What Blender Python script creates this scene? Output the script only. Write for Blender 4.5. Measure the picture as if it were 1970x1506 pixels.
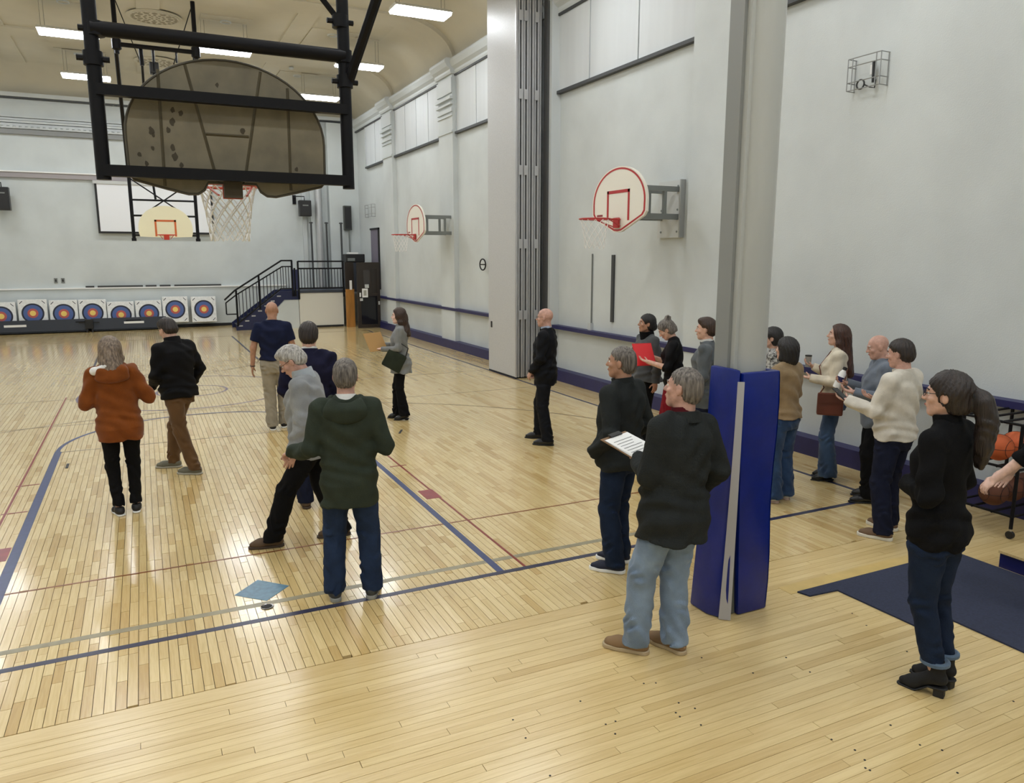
import bpy, bmesh, math, random
import numpy as np
from mathutils import Vector, Matrix
from math import sin, cos, pi, radians, sqrt, atan2
random.seed(7)
for o in list(bpy.data.objects): bpy.data.objects.remove(o, do_unlink=True)
SC = bpy.context.scene
COL = SC.collection
# ---------------------------------------------------------------- camera, world, exposure
CAM_H = 2.45
cam_data = bpy.data.cameras.new('camera'); cam = bpy.data.objects.new('camera', cam_data); COL.objects.link(cam)
cam_data.sensor_fit = 'HORIZONTAL'; cam_data.sensor_width = 36.0
cam_data.lens = 36.0 * 1455.0 / 1970.0
cam_data.clip_start = 0.05; cam_data.clip_end = 200
cam.location = (0, 0, CAM_H)
cam.rotation_euler = (radians(90 - 10.15), 0, radians(-25.81))
SC.camera = cam
world = bpy.data.worlds.new('world'); SC.world = world; world.use_nodes = True
world.node_tree.nodes['Background'].inputs[0].default_value = (0.6, 0.65, 0.7, 1)
world.node_tree.nodes['Background'].inputs[1].default_value = 0.05
SC.view_settings.view_transform = 'Standard'
SC.view_settings.look = 'None'
SC.view_settings.gamma = 1.0
SC.view_settings.use_curve_mapping = False
SC.view_settings.exposure = 0.0
LAMP = 28.5     # emission strength of the tube-light diffusers

# ---------------------------------------------------------------- helpers
def lin(c):
    return tuple(((v/255)/12.92 if v/255 <= .04045 else ((v/255+.055)/1.055)**2.4) for v in c) + (1,)

MATS = {}
def mat(name, rgb, rough=.6, metal=0, var=0.0, vscale=6.0, bump=0.0, bscale=60.0, spec=.5, coat=0, emit=0, stretch=None, rgb2=None, sheen=0):
    if name in MATS: return MATS[name]
    m = bpy.data.materials.new(name); m.use_nodes = True
    nt = m.node_tree; b = nt.nodes['Principled BSDF']; L = nt.links
    b.inputs['Base Color'].default_value = lin(rgb)
    b.inputs['Roughness'].default_value = rough
    b.inputs['Metallic'].default_value = metal
    b.inputs['Specular IOR Level'].default_value = spec
    b.inputs['Coat Weight'].default_value = coat
    if sheen: b.inputs['Sheen Weight'].default_value = sheen
    if emit:
        b.inputs['Emission Color'].default_value = (.96, 1, 1.04, 1); b.inputs['Emission Strength'].default_value = emit
    if var or bump:
        tc = nt.nodes.new('ShaderNodeTexCoord'); mp = nt.nodes.new('ShaderNodeMapping')
        L.new(tc.outputs['Object'], mp.inputs[0])
        if stretch: mp.inputs['Scale'].default_value = stretch
        if var:
            n = nt.nodes.new('ShaderNodeTexNoise'); n.inputs['Scale'].default_value = vscale; n.inputs['Detail'].default_value = 5
            L.new(mp.outputs[0], n.inputs['Vector'])
            r = nt.nodes.new('ShaderNodeValToRGB')
            r.color_ramp.elements[0].position = .35; r.color_ramp.elements[1].position = .65
            c2 = rgb2 or tuple(min(255, v*(1+var)) for v in rgb)
            r.color_ramp.elements[0].color = lin(tuple(v*(1-var) for v in rgb)); r.color_ramp.elements[1].color = lin(c2)
            L.new(n.outputs[0], r.inputs[0]); L.new(r.outputs[0], b.inputs['Base Color'])
        if bump:
            n2 = nt.nodes.new('ShaderNodeTexNoise'); n2.inputs['Scale'].default_value = bscale; n2.inputs['Detail'].default_value = 3
            L.new(mp.outputs[0], n2.inputs['Vector'])
            bp = nt.nodes.new('ShaderNodeBump'); bp.inputs['Strength'].default_value = bump; bp.inputs['Distance'].default_value = .01
            L.new(n2.outputs[0], bp.inputs['Height']); L.new(bp.outputs[0], b.inputs['Normal'])
    MATS[name] = m
    return m

def wood_floor(name, src, base, dark, grain_axis, rough):
    """varnished strip floor: tone per plank, fine grain along the plank"""
    m = bpy.data.materials.new(name); m.use_nodes = True; nt = m.node_tree; L = nt.links
    b = nt.nodes['Principled BSDF']
    if src == 'object':
        oi = nt.nodes.new('ShaderNodeObjectInfo'); rnd = oi.outputs['Random']
    else:
        at = nt.nodes.new('ShaderNodeAttribute'); at.attribute_name = 'tone'; rnd = at.outputs['Fac']
    geo = nt.nodes.new('ShaderNodeNewGeometry')
    add = nt.nodes.new('ShaderNodeVectorMath'); add.operation = 'ADD'
    cmb = nt.nodes.new('ShaderNodeCombineXYZ'); mul = nt.nodes.new('ShaderNodeMath'); mul.operation = 'MULTIPLY'; mul.inputs[1].default_value = 37.0
    L.new(rnd, mul.inputs[0]); L.new(mul.outputs[0], cmb.inputs[2])
    L.new(geo.outputs['Position'], add.inputs[0]); L.new(cmb.outputs[0], add.inputs[1])
    mp = nt.nodes.new('ShaderNodeMapping'); mp.inputs['Scale'].default_value = (2.5, 45, 1) if grain_axis == 'x' else (45, 2.5, 1)
    L.new(add.outputs[0], mp.inputs[0])
    n = nt.nodes.new('ShaderNodeTexNoise'); n.inputs['Scale'].default_value = 1.6; n.inputs['Detail'].default_value = 6; n.inputs['Distortion'].default_value = .6
    L.new(mp.outputs[0], n.inputs['Vector'])
    n3 = nt.nodes.new('ShaderNodeTexNoise'); n3.inputs['Scale'].default_value = .5; n3.inputs['Detail'].default_value = 3
    L.new(geo.outputs['Position'], n3.inputs['Vector'])
    ramp = nt.nodes.new('ShaderNodeValToRGB'); cr = ramp.color_ramp
    cr.elements[0].position = 0; cr.elements[0].color = lin(dark); cr.elements[1].position = 1; cr.elements[1].color = lin(base)
    e = cr.elements.new(.18); e.color = lin(tuple((a*.45+c*.55) for a, c in zip(dark, base)))
    L.new(rnd, ramp.inputs[0])
    mx = nt.nodes.new('ShaderNodeMix'); mx.data_type = 'RGBA'; mx.blend_type = 'MULTIPLY'
    r2 = nt.nodes.new('ShaderNodeValToRGB'); r2.color_ramp.elements[0].position = .3; r2.color_ramp.elements[0].color = (.85, .80, .71, 1)
    r2.color_ramp.elements[1].position = .62; r2.color_ramp.elements[1].color = (1, 1, 1, 1)
    L.new(n.outputs[0], r2.inputs[0]); mx.inputs[0].default_value = .75
    L.new(ramp.outputs[0], mx.inputs[6]); L.new(r2.outputs[0], mx.inputs[7])
    mx2 = nt.nodes.new('ShaderNodeMix'); mx2.data_type = 'RGBA'; mx2.blend_type = 'MULTIPLY'; mx2.inputs[0].default_value = .5
    r3 = nt.nodes.new('ShaderNodeValToRGB'); r3.color_ramp.elements[0].position = .35; r3.color_ramp.elements[0].color = (.92, .88, .82, 1)
    r3.color_ramp.elements[1].position = .6; r3.color_ramp.elements[1].color = (1, 1, 1, 1)
    L.new(n3.outputs[0], r3.inputs[0]); L.new(mx.outputs[2], mx2.inputs[6]); L.new(r3.outputs[0], mx2.inputs[7])
    L.new(mx2.outputs[2], b.inputs['Base Color'])
    b.inputs['Roughness'].default_value = rough + .12
    b.inputs['Coat Weight'].default_value = .8; b.inputs['Coat Roughness'].default_value = rough
    bp = nt.nodes.new('ShaderNodeBump'); bp.inputs['Strength'].default_value = .10; bp.inputs['Distance'].default_value = .004
    n4 = nt.nodes.new('ShaderNodeTexNoise'); n4.inputs['Scale'].default_value = 9; n4.inputs['Detail'].default_value = 2
    L.new(add.outputs[0], n4.inputs['Vector']); L.new(n4.outputs[0], bp.inputs['Height'])
    L.new(bp.outputs[0], b.inputs['Normal']); L.new(bp.outputs[0], b.inputs['Coat Normal'])
    MATS[name] = m
    return m

def link(name, me, m=None, parent=None, smooth=False):
    o = bpy.data.objects.new(name, me); COL.objects.link(o)
    if m is not None and not me.materials: me.materials.append(m)
    if smooth: me.polygons.foreach_set('use_smooth', [True]*len(me.polygons))
    if parent: o.parent = parent
    return o

def tag(o, label, cat, group=None):
    o['label'] = label; o['category'] = cat
    if group: o['group'] = group
    return o

def struct(o):
    o['kind'] = 'structure'; return o

def thing(name, label, cat, loc=(0, 0, 0), rz=0, group=None):
    o = bpy.data.objects.new(name, None); COL.objects.link(o); o.empty_display_size = .1
    o.location = loc; o.rotation_euler = (0, 0, rz)
    return tag(o, label, cat, group)

class MB:
    def __init__(s): s.v = []; s.f = []
    def box(s, a, b):
        x0, y0, z0 = a; x1, y1, z1 = b; n = len(s.v)
        s.v += [(x0,y0,z0),(x1,y0,z0),(x1,y1,z0),(x0,y1,z0),(x0,y0,z1),(x1,y0,z1),(x1,y1,z1),(x0,y1,z1)]
        s.f += [tuple(n+i for i in q) for q in ((3,2,1,0),(4,5,6,7),(0,1,5,4),(1,2,6,5),(2,3,7,6),(3,0,4,7))]
        return s
    def obox(s, c, size, M=None):
        n = len(s.v); hx, hy, hz = (v/2 for v in size); M = M or Matrix.Identity(3)
        for z in (-hz, hz):
            for x, y in ((-hx,-hy),(hx,-hy),(hx,hy),(-hx,hy)):
                p = M @ Vector((x, y, z)); s.v.append((p[0]+c[0], p[1]+c[1], p[2]+c[2]))
        s.f += [tuple(n+i for i in q) for q in ((3,2,1,0),(4,5,6,7),(0,1,5,4),(1,2,6,5),(2,3,7,6),(3,0,4,7))]
        return s
    def tube(s, pts, r, n=8, closed=False, rr=None):
        P = [Vector(p) for p in pts]; N = len(P); rings = []
        up = None
        for i, p in enumerate(P):
            if closed: t = (P[(i+1) % N]-P[i-1]).normalized()
            else: t = ((P[min(i+1, N-1)]-P[max(i-1, 0)])).normalized()
            if up is None: up = Vector((0,0,1)) if abs(t.z) < .9 else Vector((1,0,0))
            u = (up - t*up.dot(t))
            if u.length < 1e-5: u = t.orthogonal()
            u.normalize(); w = t.cross(u); up = u
            ra = rr[i] if rr else r
            k = len(s.v)
            for j in range(n):
                a = 2*pi*j/n; q = p + (u*cos(a)+w*sin(a))*ra; s.v.append(tuple(q))
            rings.append(k)
        m = N if closed else N-1
        for i in range(m):
            a, b = rings[i], rings[(i+1) % N]
            for j in range(n):
                s.f.append((a+j, a+(j+1) % n, b+(j+1) % n, b+j))
        if not closed:
            s.f.append(tuple(rings[0]+j for j in reversed(range(n)))); s.f.append(tuple(rings[-1]+j for j in range(n)))
        return s
    def prism(s, poly, f0, f1):
        """poly: list of 2d pts; f0,f1: functions mapping a 2d point to the two 3d faces"""
        n = len(s.v); k = len(poly)
        s.v += [tuple(f0(p)) for p in poly] + [tuple(f1(p)) for p in poly]
        s.f.append(tuple(n+i for i in range(k))); s.f.append(tuple(n+k+i for i in reversed(range(k))))
        for i in range(k):
            j = (i+1) % k; s.f.append((n+i, n+k+i, n+k+j, n+j))
        return s
    def lathe(s, prof, c=(0,0,0), n=24, axis='z', cap=True):
        k0 = len(s.v)
        for r, h in prof:
            for j in range(n):
                a = 2*pi*j/n
                p = {'z': (r*cos(a), r*sin(a), h), 'y': (r*cos(a), h, r*sin(a)), 'x': (h, r*cos(a), r*sin(a))}[axis]
                s.v.append((c[0]+p[0], c[1]+p[1], c[2]+p[2]))
        for i in range(len(prof)-1):
            for j in range(n):
                a = k0+i*n+j; b = k0+i*n+(j+1) % n; s.f.append((a, b, b+n, a+n))
        if cap:
            s.f.append(tuple(k0+j for j in reversed(range(n)))); e = k0+(len(prof)-1)*n; s.f.append(tuple(e+j for j in range(n)))
        return s
    def build(s, name, m, parent=None, smooth=False, bevel=0, off=None):
        me = bpy.data.meshes.new(name)
        v = s.v if off is None else [(a-off[0], b-off[1], c-off[2]) for a, b, c in s.v]
        me.from_pydata(v, [], s.f)
        bm = bmesh.new(); bm.from_mesh(me); bmesh.ops.recalc_face_normals(bm, faces=bm.faces)
        if bevel:
            bmesh.ops.bevel(bm, geom=[e for e in bm.edges if len(e.link_faces) == 2 and e.calc_face_angle(0) > .5], offset=bevel, segments=2, affect='EDGES', profile=.6)
        bm.to_mesh(me); bm.free()
        o = link(name, me, m, parent)
        if smooth:
            me.polygons.foreach_set('use_smooth', [True]*len(me.polygons)); me.set_sharp_from_angle(angle=radians(35))
        return o

def copy_tree(o, parent=None):
    c = o.copy(); COL.objects.link(c); c.parent = parent
    for ch in list(o.children): copy_tree(ch, c)
    return c

def arc(c, r, a0, a1, n):
    return [(c[0]+r*cos(a0+(a1-a0)*i/n), c[1]+r*sin(a0+(a1-a0)*i/n)) for i in range(n+1)]

# ---------------------------------------------------------------- materials
M_wall = mat('painted_wall', (200, 206, 206), .55, var=.02, vscale=1.2, bump=.15, bscale=90)
M_wall2 = mat('painted_block_wall', (200, 205, 205), .6, var=.025, vscale=.9, bump=.2, bscale=70)
M_trimw = mat('painted_trim', (198, 203, 204), .5)
M_panelw = mat('painted_board_panel', (204, 208, 210), .5, var=.02, vscale=3, stretch=(1, 1, .08))
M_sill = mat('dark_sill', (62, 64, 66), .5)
M_navy = mat('navy_paint', (34, 34, 84), .45, var=.05)
M_ceil = mat('ceiling_plaster', (198, 192, 174), .8, var=.02, vscale=.8, bump=.1, bscale=60)
M_black = mat('black_steel', (16, 16, 20), .5, spec=.2, bump=.05)
M_board = mat('backboard_steel_back', (118, 110, 90), .55, var=.08, vscale=5, bump=.1, bscale=12)
M_rust = mat('worn_spot', (66, 58, 42), .7)
M_seam = mat('seam_line', (84, 76, 56), .6)
M_bwhite = mat('backboard_white', (234, 230, 218), .4)
M_red = mat('red_paint', (176, 38, 40), .4)
M_rim = mat('rim_orange_red', (196, 60, 42), .4)
M_net = mat('net_cord', (232, 231, 228), .8)
M_steelgrey = mat('grey_bracket_paint', (120, 124, 122), .45)
M_greypl = mat('light_grey_plate', (196, 198, 196), .5)
M_part = mat('partition_vinyl', (188, 189, 190), .42, var=.02, vscale=40, bump=.08, bscale=200)
M_alu = mat('aluminium_edge', (190, 190, 192), .35, metal=.6)
M_dark = mat('dark_gasket', (24, 24, 26), .6)
M_col = mat('column_grey_paint', (178, 180, 176), .28, var=.03, vscale=3, stretch=(1, 1, .2))
M_pad = mat('royal_blue_vinyl', (3, 30, 120), .3, bump=.5, bscale=7, var=.05)
M_velcro = mat('grey_webbing', (178, 176, 178), .7)
M_carpet = mat('navy_carpet', (48, 54, 76), .95, var=.07, vscale=60, bump=.5, bscale=300)
M_yellow = mat('yellow_varnish_strip', (208, 180, 116), .35, var=.04)
M_lamp = mat('lamp_diffuser', (255, 250, 240), .4, emit=LAMP)
M_housing = mat('lamp_housing_white', (226, 226, 222), .45)
M_rodg = mat('hanger_rod', (170, 166, 150), .5)
M_blueln = mat('court_blue_paint', (54, 66, 110), .3, var=.05, vscale=20)
M_navyln = mat('court_dark_navy_paint', (46, 48, 74), .3, var=.06, vscale=20)
M_greyln = mat('court_faded_grey_paint', (150, 142, 116), .3, var=.05, vscale=12)
M_redln = mat('court_red_paint', (132, 46, 34), .3, var=.08, vscale=20)
M_orln = mat('court_orange_paint', (132, 74, 28), .3, var=.08, vscale=20)
M_block = mat('court_maroon_block', (142, 56, 62), .3, var=.05, vscale=12)
M_purp = mat('court_purple_paint', (112, 96, 116), .3)
M_brownln = mat('court_brown_paint', (120, 100, 66), .3)
M_white = mat('white_plain', (238, 238, 236), .6)
M_screen = mat('projection_screen', (236, 238, 242), .7)
M_tframe = mat('target_foam', (232, 234, 234), .7, var=.03, vscale=14, bump=.3)
M_tblack = mat('target_black_ring', (34, 38, 56), .6)
M_tblue = mat('target_blue_ring', (78, 100, 156), .6)
M_tred = mat('target_red_ring', (186, 92, 84), .6)
M_tyel = mat('target_yellow', (240, 208, 112), .6)
M_cart = mat('cart_charcoal', (54, 60, 72), .6)
M_wood = mat('varnished_oak', (176, 122, 58), .4, var=.08, vscale=3, stretch=(6, 6, .6))
M_ddoor = mat('dark_brown_door', (44, 36, 30), .4, var=.05)
M_glassd = mat('dark_glass', (22, 22, 26), .08)
M_paper = mat('white_paper', (240, 240, 238), .7)
M_plastic = mat('black_plastic', (24, 24, 26), .4)
M_grill = mat('speaker_grille', (34, 34, 36), .6, bump=.4, bscale=200)
M_wire = mat('cage_wire', (150, 152, 152), .4, metal=.5)
M_chrome = mat('chrome', (200, 200, 204), .2, metal=1)

# ================================================================= ROOM SHELL
XR, XL, YF, YN, ZC = 7.5, -6.3, 29.0, -7.0, 8.2
# ---- floors
floor_dark = mat('floor_joint_dark', (74, 52, 28), .6)
W_g = wood_floor('court_strip_attr', 'attr', (234, 211, 156), (206, 175, 114), 'y', .13)
W_go = wood_floor('court_strip_obj', 'object', (234, 211, 156), (206, 175, 114), 'y', .13)
W_f = wood_floor('apron_strip_attr', 'attr', (232, 208, 152), (210, 181, 122), 'x', .22)
W_fo = wood_floor('apron_strip_obj', 'object', (232, 208, 152), (210, 181, 122), 'x', .22)
YB = 4.33     # the court strips end here; apron strips run across
floor = struct(MB().box((XL, YB-.005, -.12), (XR, YF, -.022)).build('floor', floor_dark))
apron = struct(MB().box((XL, YN, -.12), (XR, YB-.005, -.022)).build('floor_apron', floor_dark))

unit_box = None
def unit_plank(m):
    me = MB().box((-.5, -.5, -1), (.5, .5, 0)); o = me.build('plank_mesh', m); d = o.data; bpy.data.objects.remove(o); return d

def in_view(x, y):
    f = (sin(radians(25.81))*cos(radians(10.15)), cos(radians(25.81))*cos(radians(10.15)), -sin(radians(10.15)))
    k = x*f[0]+y*f[1]-CAM_H*f[2]
    if k < .3: return False, 0
    rx = x*cos(radians(25.81))-y*sin(radians(25.81))
    px = 985+1455*rx/k
    u = (sin(radians(25.81))*sin(radians(10.15)), cos(radians(25.81))*sin(radians(10.15)), cos(radians(10.15)))
    py = 753-1455*(x*u[0]+y*u[1]-CAM_H*u[2])/k
    return (-60 < px < 2030 and py < 1560), k

def lay_planks(parent, rects, mo, ma, nmax):
    """rects: (cx,cy,lx,ly). The nmax nearest in view are parts, the rest one joined part"""
    me = unit_plank(mo); cand = []
    for r in rects:
        v, k = in_view(r[0], r[1]); cand.append((0 if v else 1, k, r))
    cand.sort(key=lambda t: (t[0], t[1]))
    rest = []
    for i, (nv, k, r) in enumerate(cand):
        z = random.uniform(-.0006, .0006); tx = random.gauss(0, .0016); ty = random.gauss(0, .0016)
        if i < nmax and nv == 0:
            o = bpy.data.objects.new('plank', me); COL.objects.link(o); o.parent = parent
            o.location = (r[0], r[1], z); o.scale = (r[2], r[3], .022); o.rotation_euler = (tx*(1 if r[3] < .2 and r[2] > r[3] else .25), ty*(1 if r[3] > r[2] else .25), 0)
        else: rest.append((r, z, tx, ty))
    v = []; f = []; tone = []
    for (cx, cy, lx, ly), z, tx, ty in rest:
        n = len(v); hx, hy = lx/2, ly/2
        for zz in (-.02, 0):
            for sx, sy in ((-1,-1),(1,-1),(1,1),(-1,1)):
                v.append((cx+sx*hx, cy+sy*hy, z+zz+(sx*hx*ty*.5+sy*hy*tx*.25 if zz == 0 else 0)))
        f += [(n+4,n+5,n+6,n+7),(n,n+1,n+5,n+4),(n+1,n+2,n+6,n+5),(n+2,n+3,n+7,n+6),(n+3,n,n+4,n+7)]
        tone += [random.random()]*5
    m2 = bpy.data.meshes.new('plank_field'); m2.from_pydata(v, [], f)
    a = m2.attributes.new('tone', 'FLOAT', 'FACE'); a.data.foreach_set('value', tone)
    o = link('plank_field', m2, ma, parent); o['kind'] = 'stuff'

rects = []; w = .057; gap = .0034
x = XL
while x < XR:
    y = YB + gap - random.uniform(0, .5)
    while y < YF:
        l = random.choice((.22, .3, .38, .45, .55, .7)) * random.uniform(.85, 1.15)
        if y < 12 or True: l *= 1.0 if y < 11 else 1.8
        y0, y1 = max(y, YB+gap), min(y+l, YF)
        if y1-y0 > .03: rects.append((x+w/2, (y0+y1)/2, w-gap, y1-y0-gap))
        y += l
    x += w
lay_planks(floor, rects, W_go, W_g, 300)
rects = [(XL+(i+.5)*2.3, YB-.065, 2.3-.002, .127) for i in range(6)]
y = YB-.132
while y > YN:
    x = XL - random.uniform(0, 2)
    while x < XR:
        l = random.uniform(.9, 2.6)
        x0, x1 = max(x, XL), min(x+l, XR)
        if x1-x0 > .05: rects.append(((x0+x1)/2, y-w/2, x1-x0-.003, w-.0022))
        x += l
    y -= w
lay_planks(apron, rects, W_fo, W_f, 300)

# ---- painted court lines (thin paint films lying on the strips)
def line(name, m, x0, y0, x1, y1, z=.0012):
    return MB().box((x0, y0, -.001), (x1, y1, z)).build(name, m, floor)
def ring(name, m, c, r, wd, a0=0, a1=2*pi, n=64, z=.0014):
    b = MB(); o = arc(c, r+wd/2, a0, a1, n); i = arc(c, r-wd/2, a0, a1, n)
    for p, q in zip(o, i): b.v += [(p[0], p[1], z), (q[0], q[1], z)]
    for k in range(n): b.f.append((2*k, 2*k+2, 2*k+3, 2*k+1))
    return b.build(name, m, floor)
KX0, KX1, KC = -1.13, 2.37, .62
line('baseline_stripe', M_navyln, -4.6, 5.055, 6.65, 5.11)
line('faded_stripe', M_greyln, -4.6, 5.30, 4.6, 5.36, .0009)
line('orange_stripe', M_orln, -5.2, 6.30, 6.2, 6.322)
line('sideline_stripe', M_navyln, 6.63, 5.055, 6.68, 24.9)
line('sideline_stripe', M_navyln, -5.44, 5.055, -5.39, 24.9)
line('key_stripe', M_blueln, KX1-.03, 5.11, KX1+.03, 10.9, .0016)
line('key_stripe', M_blueln, KX0-.04, 5.11, KX0+.04, 10.9, .0016)
ring('key_arc', M_blueln, (KC, 10.9), 1.76, .05, 0, pi, 48)
line('free_throw_stripe', M_brownln, KX0, 10.86, KX1, 10.885)
line('lane_stripe', M_redln, 2.575, 5.11, 2.597, 15.2, .0018)
line('lane_stripe', M_redln, -1.375, 5.11, -1.353, 7.05, .0018)
line('lane_stripe', M_redln, -1.375, 7.36, -1.353, 15.2, .0018)
for yy in (8.4, 9.4):
    line('lane_mark', M_redln, 2.46, yy-.012, 2.66, yy+.012, .002)
    line('lane_mark', M_redln, -1.40, yy-.012, -1.18, yy+.012, .002)
line('lane_block', M_block, 2.45, 7.06, 2.61, 7.36, .0022)
line('lane_block', M_block, -1.42, 7.05, -1.18, 7.37, .0022)
line('half_court_stripe', M_brownln, -5.4, 14.95, 6.65, 14.98)
ring('centre_circle', M_purp, (KC, 14.96), 1.8, .05)
ring('centre_circle', M_purp, (KC+.05, 14.96), .6, .045)
ring('volleyball_arc', M_brownln, (KC, 7.0), 6.05, .03, radians(20), radians(160), 60, .0011)
for xx in (KX0, KX1): line('key_stripe', M_navyln, xx-.025, 19.0, xx+.025, 24.9)
ring('key_arc', M_brownln, (KC, 19.0), 1.75, .04, pi, 2*pi, 40)
line('free_throw_stripe', M_brownln, KX0, 19.0, KX1, 19.03)
line('baseline_stripe', M_brownln, -5.4, 24.88, 6.65, 24.92)
for yy in (12.6, 18.2): line('volleyball_stripe', M_brownln, -5.4, yy, 6.65, yy+.022)
b = MB(); b.prism([(.43, 5.565), (.62, 5.77), (.82, 5.56), (.63, 5.37)], lambda p: (p[0], p[1], -.001), lambda p: (p[0], p[1], .0022))
b.build('diamond_mark', mat('court_teal_blue', (80, 120, 142), .3, var=.08, vscale=25), floor)
for (x, y, a) in ((3.13, 10.1, .9), (-.97, 10.1, 0)):
    MB().obox((x, y, .002), (.03, .22, .004), Matrix.Rotation(-a*.5, 3, 'Z')).build('tape_mark', M_dark, floor)
o = MB().lathe([(.001, 0), (.045, 0), (.045, .004), (.028, .006), (.001, .006)], (.62, 5.27, 0), 20).build('floor_socket', M_dark, floor, True)
MB().lathe([(.03, .0045), (.042, .007), (.045, .0045)], (.62, 5.27, 0), 20, cap=False).build('socket_ring', M_chrome, o)
# apron fittings: yellow strip, mat, nail heads
MB().box((4.12, 3.80, -.001), (5.95, 3.93, .0016)).build('yellow_border_strip', M_yellow, apron)
b = MB()
for k in range(60):
    x = random.choice((2.1, 2.5, 3.0, 3.4, 4.2, 4.7, .9, 1.6)) + random.gauss(0, .05); y = random.uniform(1.4, 3.5)
    b.lathe([(.006, -.001), (.006, .0016)], (x, y, 0), 6)
nh = b.build('nail_heads', M_dark, apron); nh['kind'] = 'stuff'
carp = MB()
carp.prism([(4.18, 3.80), (4.21, 3.71), (4.47, 3.69), (4.49, 3.06), (4.79, 3.02), (4.80, .6), (5.98, .6), (5.96, 3.80)], lambda p: (p[0], p[1], .001), lambda p: (p[0], p[1], .012))
tag(carp.build('floor_mat', M_carpet), 'large navy carpet mat set in the light wood floor beside the woman in boots', 'mat')
t = thing('wooden_step', 'low light-wood step with navy riser at right edge beside the navy mat', 'step', (6.0, 2.2, 0))
MB().box((0, -1.6, 0), (1.2, 1.25, .125)).build('riser', mat('navy_riser', (22, 28, 92), .4), t)
for i in range(5): MB().box((-.03, -1.6+i*.57, .126), (1.2, -1.6+i*.57+.567, .146)).build('tread_board', W_fo, t)

# ---- walls
wall_r = struct(MB().box((XR, YN, 0), (XR+.3, YF, ZC+.3)).build('wall_right', M_wall2))
struct(MB().box((XL-.3, YN, 0), (XL, YF, ZC+.3)).build('wall_left', M_wall2))
wall_f = struct(MB().box((XL-.3, YF, 0), (XR+.3, YF+.3, ZC+.3)).build('wall_far', M_wall))
struct(MB().box((XL-.3, YN-.3, 0), (XR+.3, YN, ZC+.3)).build('wall_near', M_wall2))
ceil = struct(MB().box((XL, YN, ZC), (XR, YF, ZC+.3)).build('ceiling', M_ceil))
PIL = [24.4, 19.2, 14.3, 8.75, 3.2, -2.0]      # pilaster centres on the right wall
for yc in PIL:
    MB().box((XR-.13, yc-.5, 0), (XR+.01, yc+.5, 7.0)).build('pilaster', M_wall2, wall_r)
    if yc < 14 : continue
    for z0, z1, e in ((5.55, 5.60, .03), (6.05, 6.14, .04), (6.22, 6.27, .06), (6.35, 6.42, .08), (6.50, 6.86, .035), (5.95, 6.0, .03)):
        if yc != 14.3: MB().box((XR-.13-e, yc-.5-e*.6, z0), (XR-.125, yc+.5+e*.6, z1)).build('capital_moulding', M_trimw, wall_r)
def bay(y0, y1, nv, near=False):
    MB().box((XR-.09, y0, 5.50), (XR+.01, y1, 5.555)).build('sill', M_sill, wall_r)
    wv = (y1-y0)/nv
    for i in range(nv):
        MB().box((XR-.035, y0+i*wv+.018, 5.56), (XR+.01, y0+(i+1)*wv-.018, 6.94)).build('infill_panel', M_panelw, wall_r)
    for yy in (y0-.04, y1): MB().box((XR-.06, yy, 5.56), (XR+.01, yy+.04, 6.94)).build('panel_jamb', M_trimw, wall_r)
bay(24.94, 27.3, 2); bay(19.74, 23.86, 4); bay(14.85, 18.66, 3); bay(9.28, 13.75, 3); bay(3.75, 8.2, 3); bay(-1.45, 2.65, 3)
def profile_run(name, prof, y0, y1, m, parent, xs=XR, sgn=-1):
    b = MB()
    b.prism(prof, lambda p: (xs+sgn*p[0], y0, p[1]), lambda p: (xs+sgn*p[0], y1, p[1]))
    return b.build(name, m, parent)
CORN = [(0, 6.94), (.06, 6.94), (.08, 6.99), (.08, 7.04), (.16, 7.10), (.22, 7.20), (.22, 7.26), (.18, 7.30), (0, 7.30)]
profile_run('cornice', CORN, YN, YF, M_trimw, wall_r)
for yc in PIL: profile_run('cornice_break', [(a+.12 if a else 0, z) for a, z in CORN], yc-.56, yc+.56, M_trimw, wall_r)
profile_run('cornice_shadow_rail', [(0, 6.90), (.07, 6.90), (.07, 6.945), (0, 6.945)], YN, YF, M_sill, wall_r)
# plaster cove between the cornice and the flat ceiling, with ribs over the pilasters
def cove(xs, sgn, y0, y1, r0=1.5, th=.05, off=0.0):
    b = MB(); n = 12; cz = ZC-.9
    pts = [(r0*(1-cos(a)), cz + .92*sin(a)) for a in [pi/2*i/n for i in range(n+1)]]
    poly = [(p[0]+off, p[1]-off) for p in pts] + [(p[0]-th, p[1]+th+.04) for p in reversed(pts)]
    b.prism(poly, lambda p: (xs+sgn*max(p[0], -.02), y0, min(p[1], ZC+.05)), lambda p: (xs+sgn*max(p[0], -.02), y1, min(p[1], ZC+.05)))
    return b
cove(XR, -1, YN, YF).build('cove', M_ceil, ceil, True)
cove(XL, 1, YN, YF).build('cove', M_ceil, ceil, True)
for yc in PIL:
    cove(XR, -1, yc-.45, yc+.45, off=.07).build('cove_rib', M_ceil, ceil, True)
    MB().box((XL+1.4, yc-.45, ZC-.05), (XR-1.4, yc+.45, ZC+.01)).build('ceiling_rib', M_ceil, ceil)
for xx in (-2.9, .6, 4.1):
    MB().box((xx-.25, YN, ZC-.03), (xx+.25, YF, ZC+.01)).build('ceiling_rib', M_ceil, ceil)
for i, yc in enumerate((26.75, 21.7, 16.7, 11.4)):
    for xx in (-4.6, -1.15, 2.35, 5.0):
        MB().box((xx-.6, yc-.9, ZC-.02), (xx+.6, yc+.9, ZC+.01)).build('ceiling_panel', M_ceil, ceil)
        b = MB().tube([(xx+.12*cos(a), yc-.5+.12*sin(a), ZC-.03) for a in [2*pi*k/16 for k in range(16)]], .02, 6, True)
        b.build('sprinkler_ring', M_trimw, ceil)
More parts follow.
